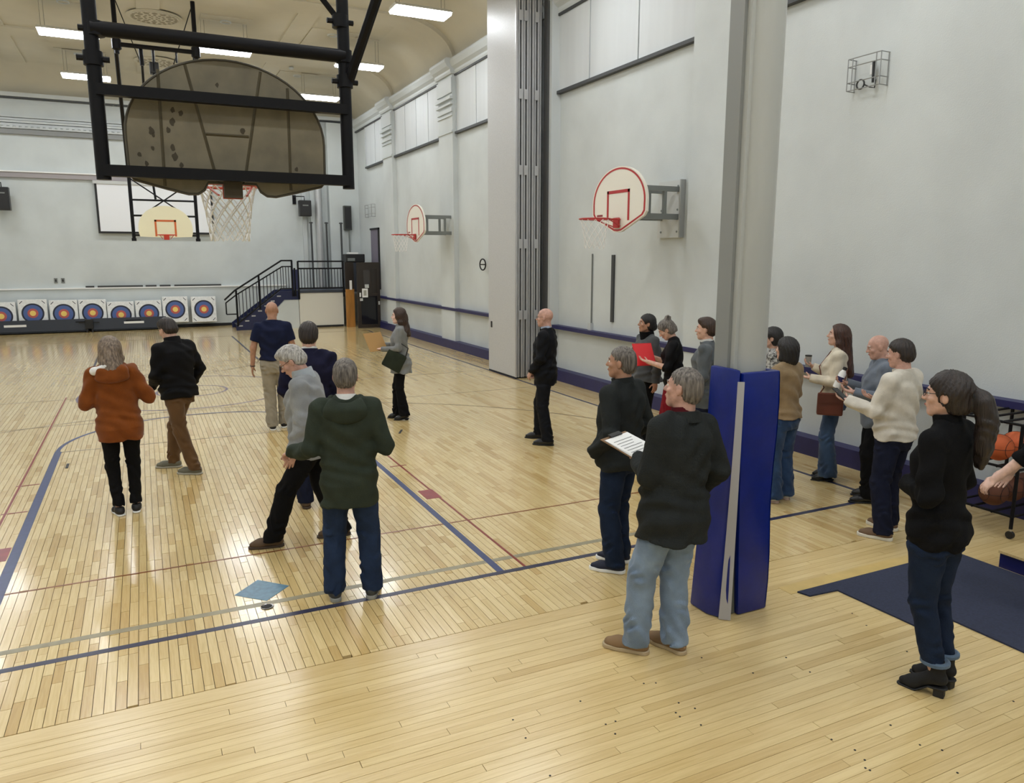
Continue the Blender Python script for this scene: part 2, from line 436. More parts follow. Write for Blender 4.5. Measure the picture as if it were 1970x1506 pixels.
# ceiling rosettes (pierced plaster vents)
rose_dark = mat('rosette_hole', (146, 138, 118), .8)
for (xx, yy) in ((.75, 21.5), (.88, 26.2)):
    r = MB().lathe([(.001, 0), (.56, 0), (.62, .015), (.6, .03), (.001, .03)], (xx, yy, ZC-.055), 40).build('rosette', M_ceil, ceil, True)
    b = MB()
    for rad, cnt, sz in ((.48, 24, .042), (.36, 12, .07), (.22, 12, .035), (.1, 6, .03)):
        for k in range(cnt):
            a = 2*pi*k/cnt; b.lathe([(sz, 0), (sz*.7, -.012), (.001, -.014)], (xx+rad*cos(a), yy+rad*sin(a), ZC-.056), 8)
    b.build('rosette_piercing', rose_dark, r)
    MB().tube([(xx+.55*cos(a), yy+.55*sin(a), ZC-.062) for a in [2*pi*k/32 for k in range(32)]], .022, 6, True).build('rosette_rim', M_ceil, r, True)
tag(MB().lathe([(.001, 0), (.07, 0), (.075, -.03), (.05, -.06), (.001, -.065)], (4.63, 25.2, ZC-.03), 20).build('smoke_detector', M_trimw, None, True), 'small round smoke detector on the tan ceiling near hanging lights', 'smoke detector')
# baseboards and navy rail on the right wall
struct(MB().box((XR-.19, YN, .001), (XR-.001, YF, .22)).build('baseboard_right', M_navy))
for y0, y1 in ((14.95, YF), (4.3, 13.4), (YN, 4.3)):
    MB().box((XR-.15, y0, 1.02), (XR-.001, y1, 1.09)).build('chair_rail', M_navy, wall_r)
# far wall : low stage front with ledge, beam, mouldings
MB().box((XL, YF-.12, 0), (4.75, YF+.01, 1.38)).build('stage_front', M_wall, wall_f)
MB().box((XL, YF-.17, 1.38), (4.75, YF+.01, 1.42)).build('stage_ledge', M_white, wall_f)
MB().box((XL, YF-.14, .001), (4.7, YF-.11, .1)).build('base_strip', M_dark, wall_f)
MB().box((XL, YF-.10, 4.89), (5.3, YF+.01, 5.05)).build('beam', mat('beam_mauve_grey', (158, 152, 154), .6), wall_f)
MB().box((XL, YF-.14, 5.05), (5.3, YF+.01, 5.085)).build('beam_cap', M_white, wall_f)
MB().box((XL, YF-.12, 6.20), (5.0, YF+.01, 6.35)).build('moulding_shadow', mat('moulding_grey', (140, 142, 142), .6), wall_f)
for z0, z1, e in ((6.36, 6.42, .16), (6.44, 6.52, .10), (6.54, 6.60, .12), (6.62, 6.68, .07), (6.70, 6.74, .10)):
    MB().box((XL, YF-e, z0), (5.0, YF+.01, z1)).build('moulding', M_trimw, wall_f)
for k in range(70):
    x = XL+.08+k*.16
    MB().box((x, YF-.19, 6.36), (x+.085, YF-.155, 6.43)).build('dentil', M_trimw, wall_f)
MB().box((XL, YF-.16, 7.26), (XR, YF+.01, 7.30)).build('cornice', M_sill, wall_f)
MB().box((XL, YF-.24, 7.30), (XR, YF+.01, 7.42)).build('cornice', M_trimw, wall_f)
cv = MB(); n = 10
poly = [(1.3*(1-cos(a)), 7.4+.82*sin(a)) for a in [pi/2*i/n for i in range(n+1)]]
poly = poly + [(p[0]-.03, p[1]+.09) for p in reversed(poly)]
cv.prism(poly, lambda p: (XL, YF-max(p[0], -.02), p[1]), lambda p: (XR, YF-max(p[0], -.02), p[1]))
cv.build('cove', M_ceil, ceil, True)
# corner pier right of the stage opening
MB().box((5.45, YF-.12, 0), (5.6, YF+.01, 7.2)).build('proscenium_edge', M_trimw, wall_f)
MB().box((5.75, YF-.10, 0), (6.25, YF+.01, 7.2)).build('proscenium_panel', M_wall, wall_f)
MB().box((6.4, YF-.35, 0), (7.5, YF+.01, 7.2)).build('corner_pier', M_wall, wall_f)
# ================================================================= LIGHTS
def make_light(label, x, y, group):
    t = thing('hanging_light', label, 'light', (x, y, 7.5), 0, group)
    return t
proto_light = None
def light(label, x, y, group):
    global proto_light
    if proto_light is None:
        t = thing('hanging_light', label, 'light', (x, y, 7.5), 0, group); proto_light = t
        b = MB(); b.prism([(-.28, .0), (.28, .0), (.2, .07), (-.2, .07)], lambda p: (-.62, p[0], p[1]), lambda p: (.62, p[0], p[1])); b.build('housing', M_housing, t)
        b = MB(); b.prism([(-.27, -.002), (.27, -.002), (.23, -.05), (-.23, -.05)], lambda p: (-.60, p[0], p[1]), lambda p: (.60, p[0], p[1])); b.build('diffuser', M_lamp, t)
        for sx in (-.5, .5):
            b = MB().tube([(sx-.04, 0, .09), (sx-.04, 0, .69)], .008, 6); b.tube([(sx+.04, 0, .09), (sx+.04, 0, .69)], .008, 6)
            b.build('hanger_rod', M_rodg, t)
        MB().box((-.55, -.05, .66), (.55, .05, .70)).build('ceiling_plate', M_ceil, t)
    else:
        t = copy_tree(proto_light); t.location = (x, y, 7.5); t['label'] = label; t['group'] = group
    return t
LG = 'hanging strip lights under the tan ceiling'
light('hanging strip light highest in view beside the grey folding partition', 5.7, 16.2, LG)
light('hanging strip light glowing behind the right upright of the black hoop frame', 5.7, 21.25, LG)
light('hanging strip light just right of the upper edge of the worn backboard', 5.6, 25.9, LG)
light('hanging strip light crossing the top bar of the black hoop frame', 2.3, 21.2, LG)
light('hanging strip light at top left, upper of the two left of the backboard', -1.1, 21.2, LG)
light('hanging strip light left of the worn backboard, nearest the far wall', -1.0, 25.9, LG)
light('hanging strip light hidden behind the worn backboard', 2.3, 25.9, LG)
for y in (25.9, 21.2, 16.2, 11.1, 6.0, 1.0, -4.0):
    for x in (-4.5, -1.1, 2.3, 5.7):
        if y > 20 and x > -2: continue
        if y == 16.2 and x == 5.7: continue
        light('hanging strip light outside the photograph, above or left of the view', x, y, 'strip lights beyond the picture edge')

# ================================================================= HOOPS
def net(parent, c, r=.222, n=12, rows=7, L=.42, rad=.0045):
    b = MB(); cx, cy, cz = c
    def pt(k, j):
        t = j/rows; rr = r*(1-.42*t**.7) + (.02*t*t)
        a = 2*pi*(k+.5*j)/n
        return (cx+rr*cos(a), cy+rr*sin(a), cz-L*t)
    for k in range(n):
        b.tube([pt(k, j) for j in range(rows+1)], rad, 4)
        b.tube([pt(k-j, j) for j in range(rows+1)], rad, 4)
    return b.build('net', M_net, parent, True)

def rim(parent, c, out, m=M_rim):
    """c: centre of ring; out: unit vector from the board to the ring centre (2d)"""
    b = MB(); b.tube([(c[0]+.232*cos(a), c[1]+.232*sin(a), c[2]) for a in [2*pi*k/40 for k in range(40)]], .011, 8, True)
    for s in (-.5, .5):
        px, py = -out[1]*s*.2, out[0]*s*.2
        b.tube([(c[0]-out[0]*.38+px, c[1]-out[1]*.38+py, c[2]-.1), (c[0]-out[0]*.14+px*1.7, c[1]-out[1]*.14+py*1.7, c[2]-.012)], .008, 6)
        b.tube([(c[0]-out[0]*.38+px, c[1]-out[1]*.38+py, c[2]), (c[0]-out[0]*.2+px*1.1, c[1]-out[1]*.2+py*1.1, c[2])], .01, 6)
    o = b.build('rim', m, parent, True)
    M = Matrix.Rotation(atan2(out[1], out[0]), 3, 'Z')
    MB().obox((c[0]-out[0]*.375, c[1]-out[1]*.375, c[2]-.05), (.03, .14, .15), M).build('rim_mount', m, o)
    return o

# --- near suspended hoop, seen from behind
BX, BY = .665, 6.20
hp = thing('suspended_hoop', 'suspended basketball hoop with worn tan backboard seen from behind on black pipe frame', 'basketball hoop', (BX, BY, 2.9))
def L_(p): return (p[0]-BX, p[1]-BY, p[2]-2.9)
def hb(b, name, m, parent, smooth=False, bevel=0, base=None): return b.build(name, m, parent, smooth, bevel, off=base or (BX, BY, 2.9))
half = [(.17, 2.985), (.20, 2.93), (.245, 2.90), (.31, 2.897), (.45, 2.93), (.66, 2.985), (.69, 3.02), (.695, 3.30)] + [(.695*cos(a), 3.30+.555*sin(a)) for a in [pi/2*i/14 for i in range(1, 15)]]
outline = half + [(-x, z) for x, z in reversed(half[:-1])]
outline = outline[:]  # closed through the notch over the rim
b = MB(); b.prism([(BX+x, z) for x, z in outline], lambda p: (p[0], BY-.012, p[1]), lambda p: (p[0], BY+.03, p[1]))
bd = hb(b, 'backboard', M_board, hp)
hb(MB().tube([(BX+x, BY-.012, z) for x, z in outline], .009, 6, True), 'rolled_edge', mat('edge_dark', (70, 64, 50), .5), bd, True)
for (x0, z0), (x1, z1) in (((.21, 3.75), (.2, 2.95)), ((.39, 3.80), (.56, 2.99)), ((.91, 3.80), (.75, 2.99)), ((1.1, 3.70), (1.09, 2.95)), ((.5, 3.33), (.8, 3.33))):
    hb(MB().tube([(x0, BY-.012, z0), (x1, BY-.012, z1)], .011, 4), 'seam', M_seam, bd)
b = MB()
for (x, z) in ((.29,3.48),(.14,3.33),(.14,3.21),(.27,3.22),(.05,3.16),(.09,3.1),(.28,3.4),(.25,3.34),(.32,3.1),(.28,3.16),(.76,3.37),(1.14,3.11),(.34,3.46),(.15,3.30),(.6,3.68)):
    r = random.uniform(.011, .026); n = 10
    poly = [(x+r*random.uniform(.6, 1.1)*cos(2*pi*k/n), z+r*random.uniform(.8, 1.5)*sin(2*pi*k/n)) for k in range(n)]
    b.prism(poly, lambda p: (p[0], BY-.0145, p[1]), lambda p: (p[0], BY-.011, p[1]))
sp = hb(b, 'worn_spots', M_rust, bd); sp['kind'] = 'stuff'
r_ = rim(hp, (BX, BY+.40, 3.0), (0, 1), mat('near_rim_red', (190, 78, 56), .45)); r_.location = (-BX, -BY, -2.9)
n_ = net(hp, (BX, BY+.40, 2.99), rad=.006); n_.location = (-BX, -BY, -2.9)
hb(MB().obox((BX, BY-.005, 2.965), (.13, .09, .17)), 'rim_bracket', M_rust, hp)
FY = 6.10
for x in (-.185, 1.52):
    hb(MB().tube([(x, FY, 2.97), (x, FY, 5.0), (x, FY, ZC)], .047, 12), 'upright', M_black, hp, True)
for z, r in ((3.03, .038), (3.56, .036), (3.95, .05)):
    if r > .04: hb(MB().tube([(-.185, FY-.02, z), (1.52, FY-.02, z)], r, 12), 'crossbar', M_black, hp, True)
    else: hb(MB().box((-.185, FY-.06, z-r), (1.52, FY+.01, z+r)), 'crossbar', M_black, hp)
for x, z in ((-.185, 3.76), (1.52, 3.77), (1.50, 4.20), (-.16, 3.95), (1.52, 3.95)):
    hb(MB().lathe([(.03, -.05), (.062, -.045), (.062, .045), (.03, .05)], (x, FY, z), 12), 'clamp', M_black, hp, True)
    hb(MB().tube([(x-.10, FY, z), (x+.10, FY, z)], .02, 6), 'clamp_bolt', M_black, hp)
hb(MB().tube([(1.55, FY, 3.77), (1.64, 5.6, 4.23), (2.1, 3.1, 6.55), (2.4, 1.5, 8.18)], .038, 8), 'brace', M_black, hp, True)
hb(MB().tube([(1.50, FY, 4.20), (.66, FY, 5.15), (-.2, FY, 6.1)], .022, 8), 'sway_brace', M_black, hp, True)
hb(MB().tube([(-.2, FY, 4.75), (.66, FY, 5.15), (1.52, FY, 6.1)], .022, 8), 'sway_brace', M_black, hp, True)

# --- far suspended hoop
FX, FYY = .70, 23.6
hf = thing('suspended_hoop', 'distant suspended basketball hoop with cream backboard in front of the screen', 'basketball hoop', (FX, FYY, 2.9))
bf = (FX, FYY, 2.9)
half = [(.15, 2.96), (.66, 2.98), (.69, 3.1)] + [(.69*cos(a), 3.22+.60*sin(a)) for a in [pi/2*i/12 for i in range(13)]]
outline = half + [(-x, z) for x, z in reversed(half[:-1])]
b = MB(); b.prism([(FX+x, z) for x, z in outline], lambda p: (p[0], FYY-.02, p[1]), lambda p: (p[0], FYY+.03, p[1]))
hb(b, 'backboard', mat('backboard_cream', (236, 230, 198), .5), hf, base=bf)
b = MB()
for a, c in (((.42, 2.99), (.47, 3.44)), ((.92, 2.99), (.97, 3.44)), ((.42, 3.39), (.97, 3.44))):
    b.box((a[0], FYY-.026, a[1]), (c[0], FYY-.0195, c[1]))
hb(b, 'target_square', mat('backboard_orange', (206, 104, 50), .4), hf, base=bf)
r_ = rim(hf, (FX, FYY-.42, 3.02), (0, -1)); r_.location = (-FX, -FYY, -2.9)
for x in (-.12, 1.52):
    hb(MB().tube([(x, FYY+.12, 2.92), (x, FYY+.12, 4.6), (x-.02, 20.0, 7.1)], .045, 8), 'upright', M_black, hf, True, base=bf)
    hb(MB().tube([(x, 20.0, 6.9), (x, 20.0, ZC)], .05, 8), 'mast', M_black, hf, True, base=bf)
    hb(MB().lathe([(.04, -.14), (.10, -.1), (.10, .1), (.04, .14)], (x, 20.0, 7.1), 10), 'joint', M_black, hf, True, base=bf)
    hb(MB().obox((x, FYY+.12, 2.9), (.12, .1, .08)), 'foot_clamp', M_black, hf, base=bf)
hb(MB().tube([(-.1, 20.0, 7.1), (1.53, 20.0, 7.1)], .05, 8), 'crossbar', M_black, hf, True, base=bf)
for z in (3.02, 3.55, 3.97):
    hb(MB().tube([(-.12, FYY+.12, z), (1.52, FYY+.12, z)], .026, 6), 'crossbar', M_black, hf, base=bf)
for a, c in (((-.12, 4.55), (1.0, 3.75)), ((1.52, 4.55), (.4, 3.75))):
    hb(MB().tube([(a[0], FYY+.14, a[1]), (c[0], FYY+.1, c[1])], .018, 6), 'brace', M_black, hf, base=bf)
for a, c in (((-.1, 8.1), (.35, 7.1)), ((1.5, 8.1), (1.1, 7.1))):
    hb(MB().tube([(a[0], 20, a[1]), (c[0], 21.4, c[1])], .012, 5), 'stay_wire', M_black, hf, base=bf)
hb(MB().tube([(.5, FYY+.15, 4.0), (.42, FYY+.15, 5.0), (.38, 20.5, 7.15)], .03, 6), 'hoist_pole', M_black, hf, base=bf)
wm = hb(MB().obox((.62, 20.3, 6.72), (.2, .2, .26)), 'winch_motor', M_plastic, hf, bevel=.03, base=bf)
hb(MB().tube([(.62, 20.2, 7.12), (.60, 20.25, 6.2)], .03, 6), 'winch_pole', M_black, wm, base=bf)
hb(MB().obox((.74, 20.3, 6.60), (.32, .08, .06)), 'winch_arm', M_plastic, wm, base=bf)
hb(MB().tube([(.36, 20.1, 7.12), (.37, 20.1, 6.72)], .045, 8), 'pulley_housing', M_black, hf, base=bf)
hb(MB().tube([(1.1, 20.1, 7.12), (1.1, 20.1, 6.85)], .022, 6), 'cable_guide', M_black, hf, base=bf)
# --- wall-mounted hoops on the right wall
def wall_hoop(label, yc, xb):
    base = (xb, yc, 2.8); t = thing('wall_hoop', label, 'basketball hoop', base, 0, 'wall-mounted side hoops')
    half = [(.0, 2.80), (.10, 2.81), (.66, 3.02), (.715, 3.08), (.72, 3.22)] + [(.72*cos(a), 3.24+.52*sin(a)) for a in [pi/2*i/14 for i in range(15)]]
    outl = half[:-1] + [(0, 3.76)] + [(-y, z) for y, z in reversed(half[1:-1])]
    def bb(b, n, m, p, s=False): return b.build(n, m, p, s, 0, off=base)
    b = MB(); b.prism([(yc+y, z) for y, z in outl], lambda p: (xb, p[0], p[1]), lambda p: (xb+.04, p[0], p[1])); bd = bb(b, 'backboard', M_bwhite, t)
    def strip(pts, k0, k1, cz):
        b = MB(); n = len(pts)
        for k in (k0, k1):
            for y, z in pts: b.v.append((xb-.003, yc+y*k, cz+(z-cz)*k))
        for i in range(n): b.f.append((i, (i+1) % n, n+(i+1) % n, n+i))
        return b
    bb(strip(outl, .965, .91, 3.28), 'border_stripe', M_red, bd)
    b = MB()
    for (y0, z0, y1, z1) in ((-.30, 2.97, -.255, 3.42), (.255, 2.97, .30, 3.42), (-.30, 3.375, .30, 3.42)):
        b.box((xb-.005, yc+y0, z0), (xb-.001, yc+y1, z1))
    bb(b, 'target_square', M_red, bd)
    bb(MB().box((xb-.004, yc+.42, 3.05), (xb-.001, yc+.58, 3.08)), 'maker_mark', M_block, bd)
    r = rim(t, (xb-.40, yc, 2.99), (-1, 0), mat('rim_crimson', (178, 44, 44), .4)); r.location = tuple(-v for v in base)
    n = net(t, (xb-.40, yc, 2.98), rows=6, rad=.0035); n.location = tuple(-v for v in base)
    for z, s in ((3.45, .075), (3.04, .085)):
        for y in (-.2, .2):
            bb(MB().box((xb+.04, yc+y-.03, z-s/2), (XR-.05, yc+y+.03, z+s/2)), 'arm', M_steelgrey, t)
    for y in (-.2, .2):
        for x in (xb+.25, XR-.3): bb(MB().box((x-.025, yc+y-.025, 3.07), (x+.025, yc+y+.025, 3.42)), 'strut', M_steelgrey, t)
    pl = bb(MB().box((XR-.05, yc-.29, 2.73), (XR-.003, yc+.29, 3.59)), 'wall_plate', M_greypl, t)
    bb(MB().box((XR-.09, yc-.315, 2.73), (XR-.003, yc-.29, 3.59)), 'plate_edge', mat('plate_edge_grey', (158, 160, 158), .5), pl)
    for y in (-.2, .2):
        for z in (2.82, 3.15, 3.5): bb(MB().lathe([(.016, XR-.06), (.016, XR-.048)], (0, yc+y, z), 8, 'x'), 'bolt', M_steelgrey, pl)
    return t
wall_hoop('side hoop with red-bordered white backboard above the people by the wall', 9.79, 6.5)
wall_hoop('side hoop with white backboard beyond the grey folding partition', 19.1, 6.46)

# ================================================================= FOLDING PARTITION
t = thing('folding_partition', 'tall grey folding partition wall stacked against the right wall', 'partition', (6.98, 14.26, 0))
def pb(b, n, m, p, s=False, bevel=0): return b.build(n, m, p, s, bevel, off=(6.98, 14.26, 0))
xs = 6.66
for i in range(5):
    x0 = xs+i*.115
    pn = pb(MB().box((x0, 13.62, .035), (x0+.075, 14.92, ZC-.06)), 'panel', M_part, t)
    pb(MB().box((x0-.004, 13.585, .03), (x0+.03, 13.625, ZC-.06)), 'edge_strip', M_alu, pn)
    pb(MB().box((x0+.052, 13.590, .03), (x0+.079, 13.625, ZC-.06)), 'edge_strip', M_alu, pn)
    pb(MB().box((x0+.0755, 13.64, .05), (x0+.1145, 14.9, ZC-.1)), 'gasket', M_dark, pn)
    if i in (0, 1, 3):
        for z in (1.2, 2.6, 4.0, 5.4, 6.8): pb(MB().box((x0+.045, 13.572, z), (x0+.13, 13.59, z+.18)), 'hinge', M_alu, pn)
    pb(MB().box((x0-.002, 13.62, .005), (x0+.077, 14.92, .034)), 'bottom_seal', M_dark, pn)
pb(MB().box((6.650, 14.74, .95), (6.659, 14.80, 1.08)), 'pull_plate', M_dark, t)
MB().box((XR-.24, 13.45, 0), (XR+.005, 13.60, ZC)).build('partition_jamb', mat('jamb_dark_grey', (74, 74, 74), .5), wall_r)
MB().box((XR-.20, 13.36, 0), (XR+.005, 13.449, ZC)).build('partition_jamb', M_trimw, wall_r)
tr = struct(MB().box((XL+.5, 14.1, ZC-.06), (XR-.2, 14.4, ZC+.005)).build('trim_1', M_part))

# ================================================================= COLUMN AND PAD
cx, cy = 3.655, 3.90
t = thing('column', 'tall glossy grey steel column rising out of the blue pad', 'column', (cx, cy, 0))
MB().lathe([(.130, 0), (.130, ZC)], (0, 0, 0), 40).build('shaft', M_col, t, True)
MB().box((-.175, -.01, 0), (-.115, .12, ZC)).build('guide_channel', mat('channel_grey', (140, 142, 140), .4), t)
MB().box((-.15, -.05, 0), (-.10, -.011, ZC)).build('channel_lip', M_col, t)
MB().box((-.17, -.06, 4.02), (-.11, -.0501, 4.4)).build('splice_plate', M_col, t)
cx = 3.615
t = thing('column_pad', 'royal blue vinyl safety pad wrapped around the foot of the grey column', 'pad', (cx, cy, 0))
def padpiece(name, prof_bot, prof_top, z0, z1):
    b = MB(); n = len(prof_bot); ks = 9
    for k in range(ks):
        f = k/(ks-1); bul = .006*sin(3*pi*f)
        b.v += [(x0*(1-f)**1.5+x1*(1-(1-f)**1.5)+(bul if x1 > 0 else -bul), y0*(1-f)**1.5+y1*(1-(1-f)**1.5)-bul, z0+(z1-z0)*f) for (x0, y0), (x1, y1) in zip(prof_bot, prof_top)]
    b.f = [tuple(reversed(range(n))), tuple(range((ks-1)*n, ks*n))] + [(k*n+i, k*n+(i+1) % n, (k+1)*n+(i+1) % n, (k+1)*n+i) for k in range(ks-1) for i in range(n)]
    return b.build(name, M_pad, t, True, .016)
padpiece('front_pad', [(-.085, -.19), (.165, -.19), (.175, -.18), (.175, .19), (.15, .19), (.15, -.145), (-.085, -.145)], [(-.15, -.19), (.165, -.19), (.175, -.18), (.175, .19), (.13, .19), (.13, -.14), (-.15, -.14)], .004, 1.70)
padpiece('side_pad', [(-.27, -.08), (-.20, -.215), (-.165, -.185), (-.225, -.06), (-.225, .10), (-.27, .10)], [(-.182, -.15), (-.172, -.182), (-.155, -.165), (-.14, -.12), (-.14, .10), (-.182, .10)], .004, 1.72)
b = MB()
for k in range(9):
    f = k/8; g = 1-(1-f)**1.5
    for (x0, y0), (x1, y1) in (((-.245, -.175), (-.186, -.178)), ((-.185, -.228), (-.148, -.200)), ((-.180, -.222), (-.146, -.193)), ((-.240, -.170), (-.182, -.172))):
        b.v.append((x0+(x1-x0)*g, y0+(y1-y0)*g, .005+1.64*f))
for k in range(8):
    for i in range(4): b.f.append((k*4+i, k*4+(i+1) % 4, k*4+4+(i+1) % 4, k*4+4+i))
b.f += [(3, 2, 1, 0), (32, 33, 34, 35)]
b.build('closure_strap', M_velcro, t)
MB().box((-.18, -.15, .004), (-.07, -.11, 1.2)).build('liner_flap', mat('liner_grey', (108, 110, 100), .7), t)

# ================================================================= FAR END
# projection screen
t = thing('projection_screen', 'white pull-down projection screen with black border on the far wall', 'screen', (.6, YF-.12, 3.22))
MB().box((-1.72, -.02, .03), (1.74, .0, 1.58)).build('screen_sheet', M_screen, t)
MB().box((-1.82, -.06, 1.56), (1.84, .05, 1.66)).build('case', M_greypl, t)
for a, c in (((-1.78, 0), (-1.715, 1.57)), ((1.735, 0), (1.80, 1.57))): MB().box((a[0], -.03, a[1]), (c[0], .002, c[1])).build('border', M_dark, t)
MB().box((-1.78, -.035, -.03), (1.80, .004, .035)).build('border', M_dark, t)
# ledge grilles and wall outlets
for x0, x1 in ((-1.71, -1.46), (-1.36, 0.0), (.08, .42), (.52, .86), (.98, 2.5)):
    tag(MB().box((x0, YF-.16, 1.422), (x1, YF-.03, 1.475)).build('ledge_grille', M_sill), 'dark slim vent grille on the far ledge, %s' % {(-1.71): 'shortest, at the left end', (-1.36): 'long one left of middle', .08: 'short one near the middle', .52: 'short one right of middle', .98: 'longest, nearest the stairs'}[x0], 'vent', 'grilles along the far ledge')
for x, s in ((-2.55, 'left of the pair'), (-2.35, 'right of the pair')):
    t = thing('wall_outlet', 'small grey outlet plate low on the far wall, %s' % s, 'outlet', (x, YF-.001, 1.66), 0, 'outlet plates on the far wall')
    MB().box((-.05, -.02, -.08), (.05, 0, .08)).build('plate', M_steelgrey, t); MB().box((-.02, -.024, -.04), (.02, -.0201, .04)).build('socket', M_dark, t)
# loudspeakers
def speaker(label, x, z, w_, h_, br):
    t = thing('wall_speaker', label, 'speaker', (x, YF-.35, z), 0, 'black speakers on the far wall')
    MB().box((-w_/2, -.18, -h_/2), (w_/2, .12, h_/2)).build('cabinet', M_plastic, t, bevel=.02)
    MB().box((-w_/2+.03, -.19, -h_/2+.04), (w_/2-.03, -.1805, h_/2-.04)).build('grille', M_grill, t)
    MB().box((-.1, -.195, h_/2-.2), (.1, -.1901, h_/2-.16)).build('badge', M_steelgrey, t)
    b = MB().tube([(0, .0, h_/2), (0, 0, h_/2+.14), (br, .0, h_/2+.14), (br, .30, h_/2+.10)], .018, 6); b.build('bracket', M_black, t)
    MB().box((br-.06, .30, h_/2-.12), (br+.06, .345, h_/2+.2)).build('bracket_plate', M_black, t)
speaker('black loudspeaker on the far wall between screen and stairs', 5.5, 4.15, .42, .56, -.3)
speaker('black loudspeaker on the far wall cut by the left picture edge', -3.72, 4.2, .40, .70, -.2)
t = thing('column_speaker', 'tall slim dark column speaker hung near the far right corner', 'speaker', (7.02, YF-.45, 3.4))
MB().box((-.14, -.1, 0), (.14, .08, .88)).build('cabinet', mat('slim_speaker_grey', (66, 68, 64), .5), t, bevel=.015)
MB().box((-.11, -.108, .05), (.11, -.101, .83)).build('grille', M_grill, t)
MB().tube([(.05, 0, 0), (.05, 0, -2.1)], .03, 8).build('pole', M_steelgrey, t)
for i, x in enumerate((5.62, 6.17, 6.70)):
    t = thing('volleyball_post', 'thin dark upright post behind the stair landing, %s of three' % ('leftmost', 'middle', 'rightmost')[i], 'post', (x, YF-.75, 1.28), 0, 'upright posts on the landing')
    MB().tube([(0, 0, 0), (0, 0, 2.35)], .035, 8).build('tube', M_sill, t); MB().lathe([(.07, 0), (.07, .03), (.04, .05)], (0, 0, 2.33), 10).build('cap', M_sill, t); MB().lathe([(.12, 0), (.12, .02)], (0, 0, 0), 12).build('foot', M_sill, t)
# duct of crinkled foil behind the posts
tag(MB().tube([(6.02, YF-.26, z) for z in np.linspace(1.30, 4.95, 37)], .12, 12, rr=[.12+.012*(i % 2) for i in range(37)]).build('flexible_duct', mat('foil_duct', (190, 192, 194), .35, metal=.4), None, True), 'pale ribbed flexible duct running up the far wall behind the landing', 'duct')

# ---- stairs with railing
SY = 26.72
t = thing('stage_stairs', 'navy metal stairs and white landing leading up at the far end', 'stairs', (4.6, 27.4, 0))
def sb(b, n, m, p=None, s=False): return b.build(n, m, p or t, s, 0, off=(4.6, 27.4, 0))
X0, X1, ZL = 2.78, 4.28, 1.28
b = MB(); b.prism([(X0-.08, .0), (X0+.55, .0), (X1+.02, ZL-.30), (X1+.55, ZL-.30), (X1+.55, ZL), (X1-.1, ZL), (X0-.08, .18)], lambda p: (p[0], SY, p[1]), lambda p: (p[0], SY+.06, p[1]))
sb(b, 'stringer', mat('stair_navy', (24, 32, 72), .4))
b = MB(); b.prism([(X0-.08, .0), (X0+.55, .0), (X1+.02, ZL-.30), (X1+.55, ZL-.30), (X1+.55, ZL), (X1-.1, ZL), (X0-.08, .18)], lambda p: (p[0], SY+1.3, p[1]), lambda p: (p[0], SY+1.36, p[1]))
sb(b, 'stringer', MATS['stair_navy'])
for i in range(7):
    z = ZL*(i+1)/8; x = X0 + (X1-X0)*i/7
    st = sb(MB().box((x, SY+.06, z-.04), (x+.26, SY+1.3, z)), 'tread', M_cart)
    sb(MB().box((x, SY-.005, z-.03), (x+.13, SY, z+.01)), 'tread_nosing', M_alu, st)
b = MB(); b.prism([(X0+.6, .001), (X1+.5, .001), (X1+.5, ZL-.31), (X1+.04, ZL-.31)], lambda p: (p[0], SY+.02, p[1]), lambda p: (p[0], SY+.05, p[1]))
sb(b, 'skirt_panel', M_wall)
ld = sb(MB().box((X1+.52, SY+.01, .001), (6.32, YF-.4, 1.20)), 'landing_base', mat('landing_white', (218, 216, 206), .5))
sb(MB().box((X1+.52, SY-.01, .001), (6.3, SY+.009, .07)), 'kick_strip', M_dark, ld)
sb(MB().box((X1+.55, SY-.02, 1.20), (6.42, YF-.45, 1.28)), 'landing_deck', M_cart)
sb(MB().box((6.421, SY+.05, 1.20), (7.28, YF-.45, 1.28)), 'landing_deck', M_cart)
RY = SY-.03
def slope(x): return ZL*(x-X0)/(X1-X0)
top = sb(MB().tube([(2.38, RY, 1.02), (2.72, RY, 1.33), (X1-.02, RY, 2.30), (4.62, RY, 2.30)], .028, 8), 'handrail', M_black, None, True)
sb(MB().tube([(2.42, RY, .55), (2.42, RY, .93), (2.75, RY, 1.18), (X1, RY, 2.10), (4.62, RY, 2.10)], .022, 8), 'mid_rail', M_black, None, True)
sb(MB().tube([(2.42, RY, .55), (2.75, RY, .55)], .02, 8), 'mid_rail', M_black)
sb(MB().tube([(X0-.05, RY, .22), (X1-.08, RY, 1.36), (4.62, RY, 1.36)], .022, 8), 'bottom_rail', M_black)
for z in (2.27, 2.03, 1.36): sb(MB().tube([(4.80, RY, z), (6.34, RY, z)], .026, 8), 'handrail', M_black)
for x, z0, z1 in ((2.76, .15, 1.33), (3.5, .7, 1.8), (4.60, 1.1, 2.30), (4.68, 1.1, 2.05), (4.80, 1.0, 2.28), (6.34, 1.05, 2.28)):
    sb(MB().tube([(x, RY, z0), (x, RY, z1)], .032, 8), 'post', M_black)
sb(MB().box((4.62, RY-.02, 1.32), (4.78, RY+.02, 2.0)), 'gate_panel', MATS['stair_navy'])
bal_mat = mat('baluster_steel', (40, 42, 52), .4)
for k in range(13):
    x = X0+.06+k*.115; zt = min(1.19+(x-2.75)*.62, 2.08); zb = .24+(x-X0)*.79
    sb(MB().tube([(x, RY, zb), (x, RY, zt)], .013, 6), 'baluster', bal_mat)
for k in range(4): sb(MB().tube([(X1+.02+k*.09, RY, 1.37), (X1+.02+k*.09, RY, 2.1)], .013, 6), 'baluster', bal_mat)
for k in range(14): sb(MB().tube([(4.9+k*.104, RY, 1.37), (4.9+k*.104, RY, 2.03)], .013, 6), 'baluster', bal_mat)
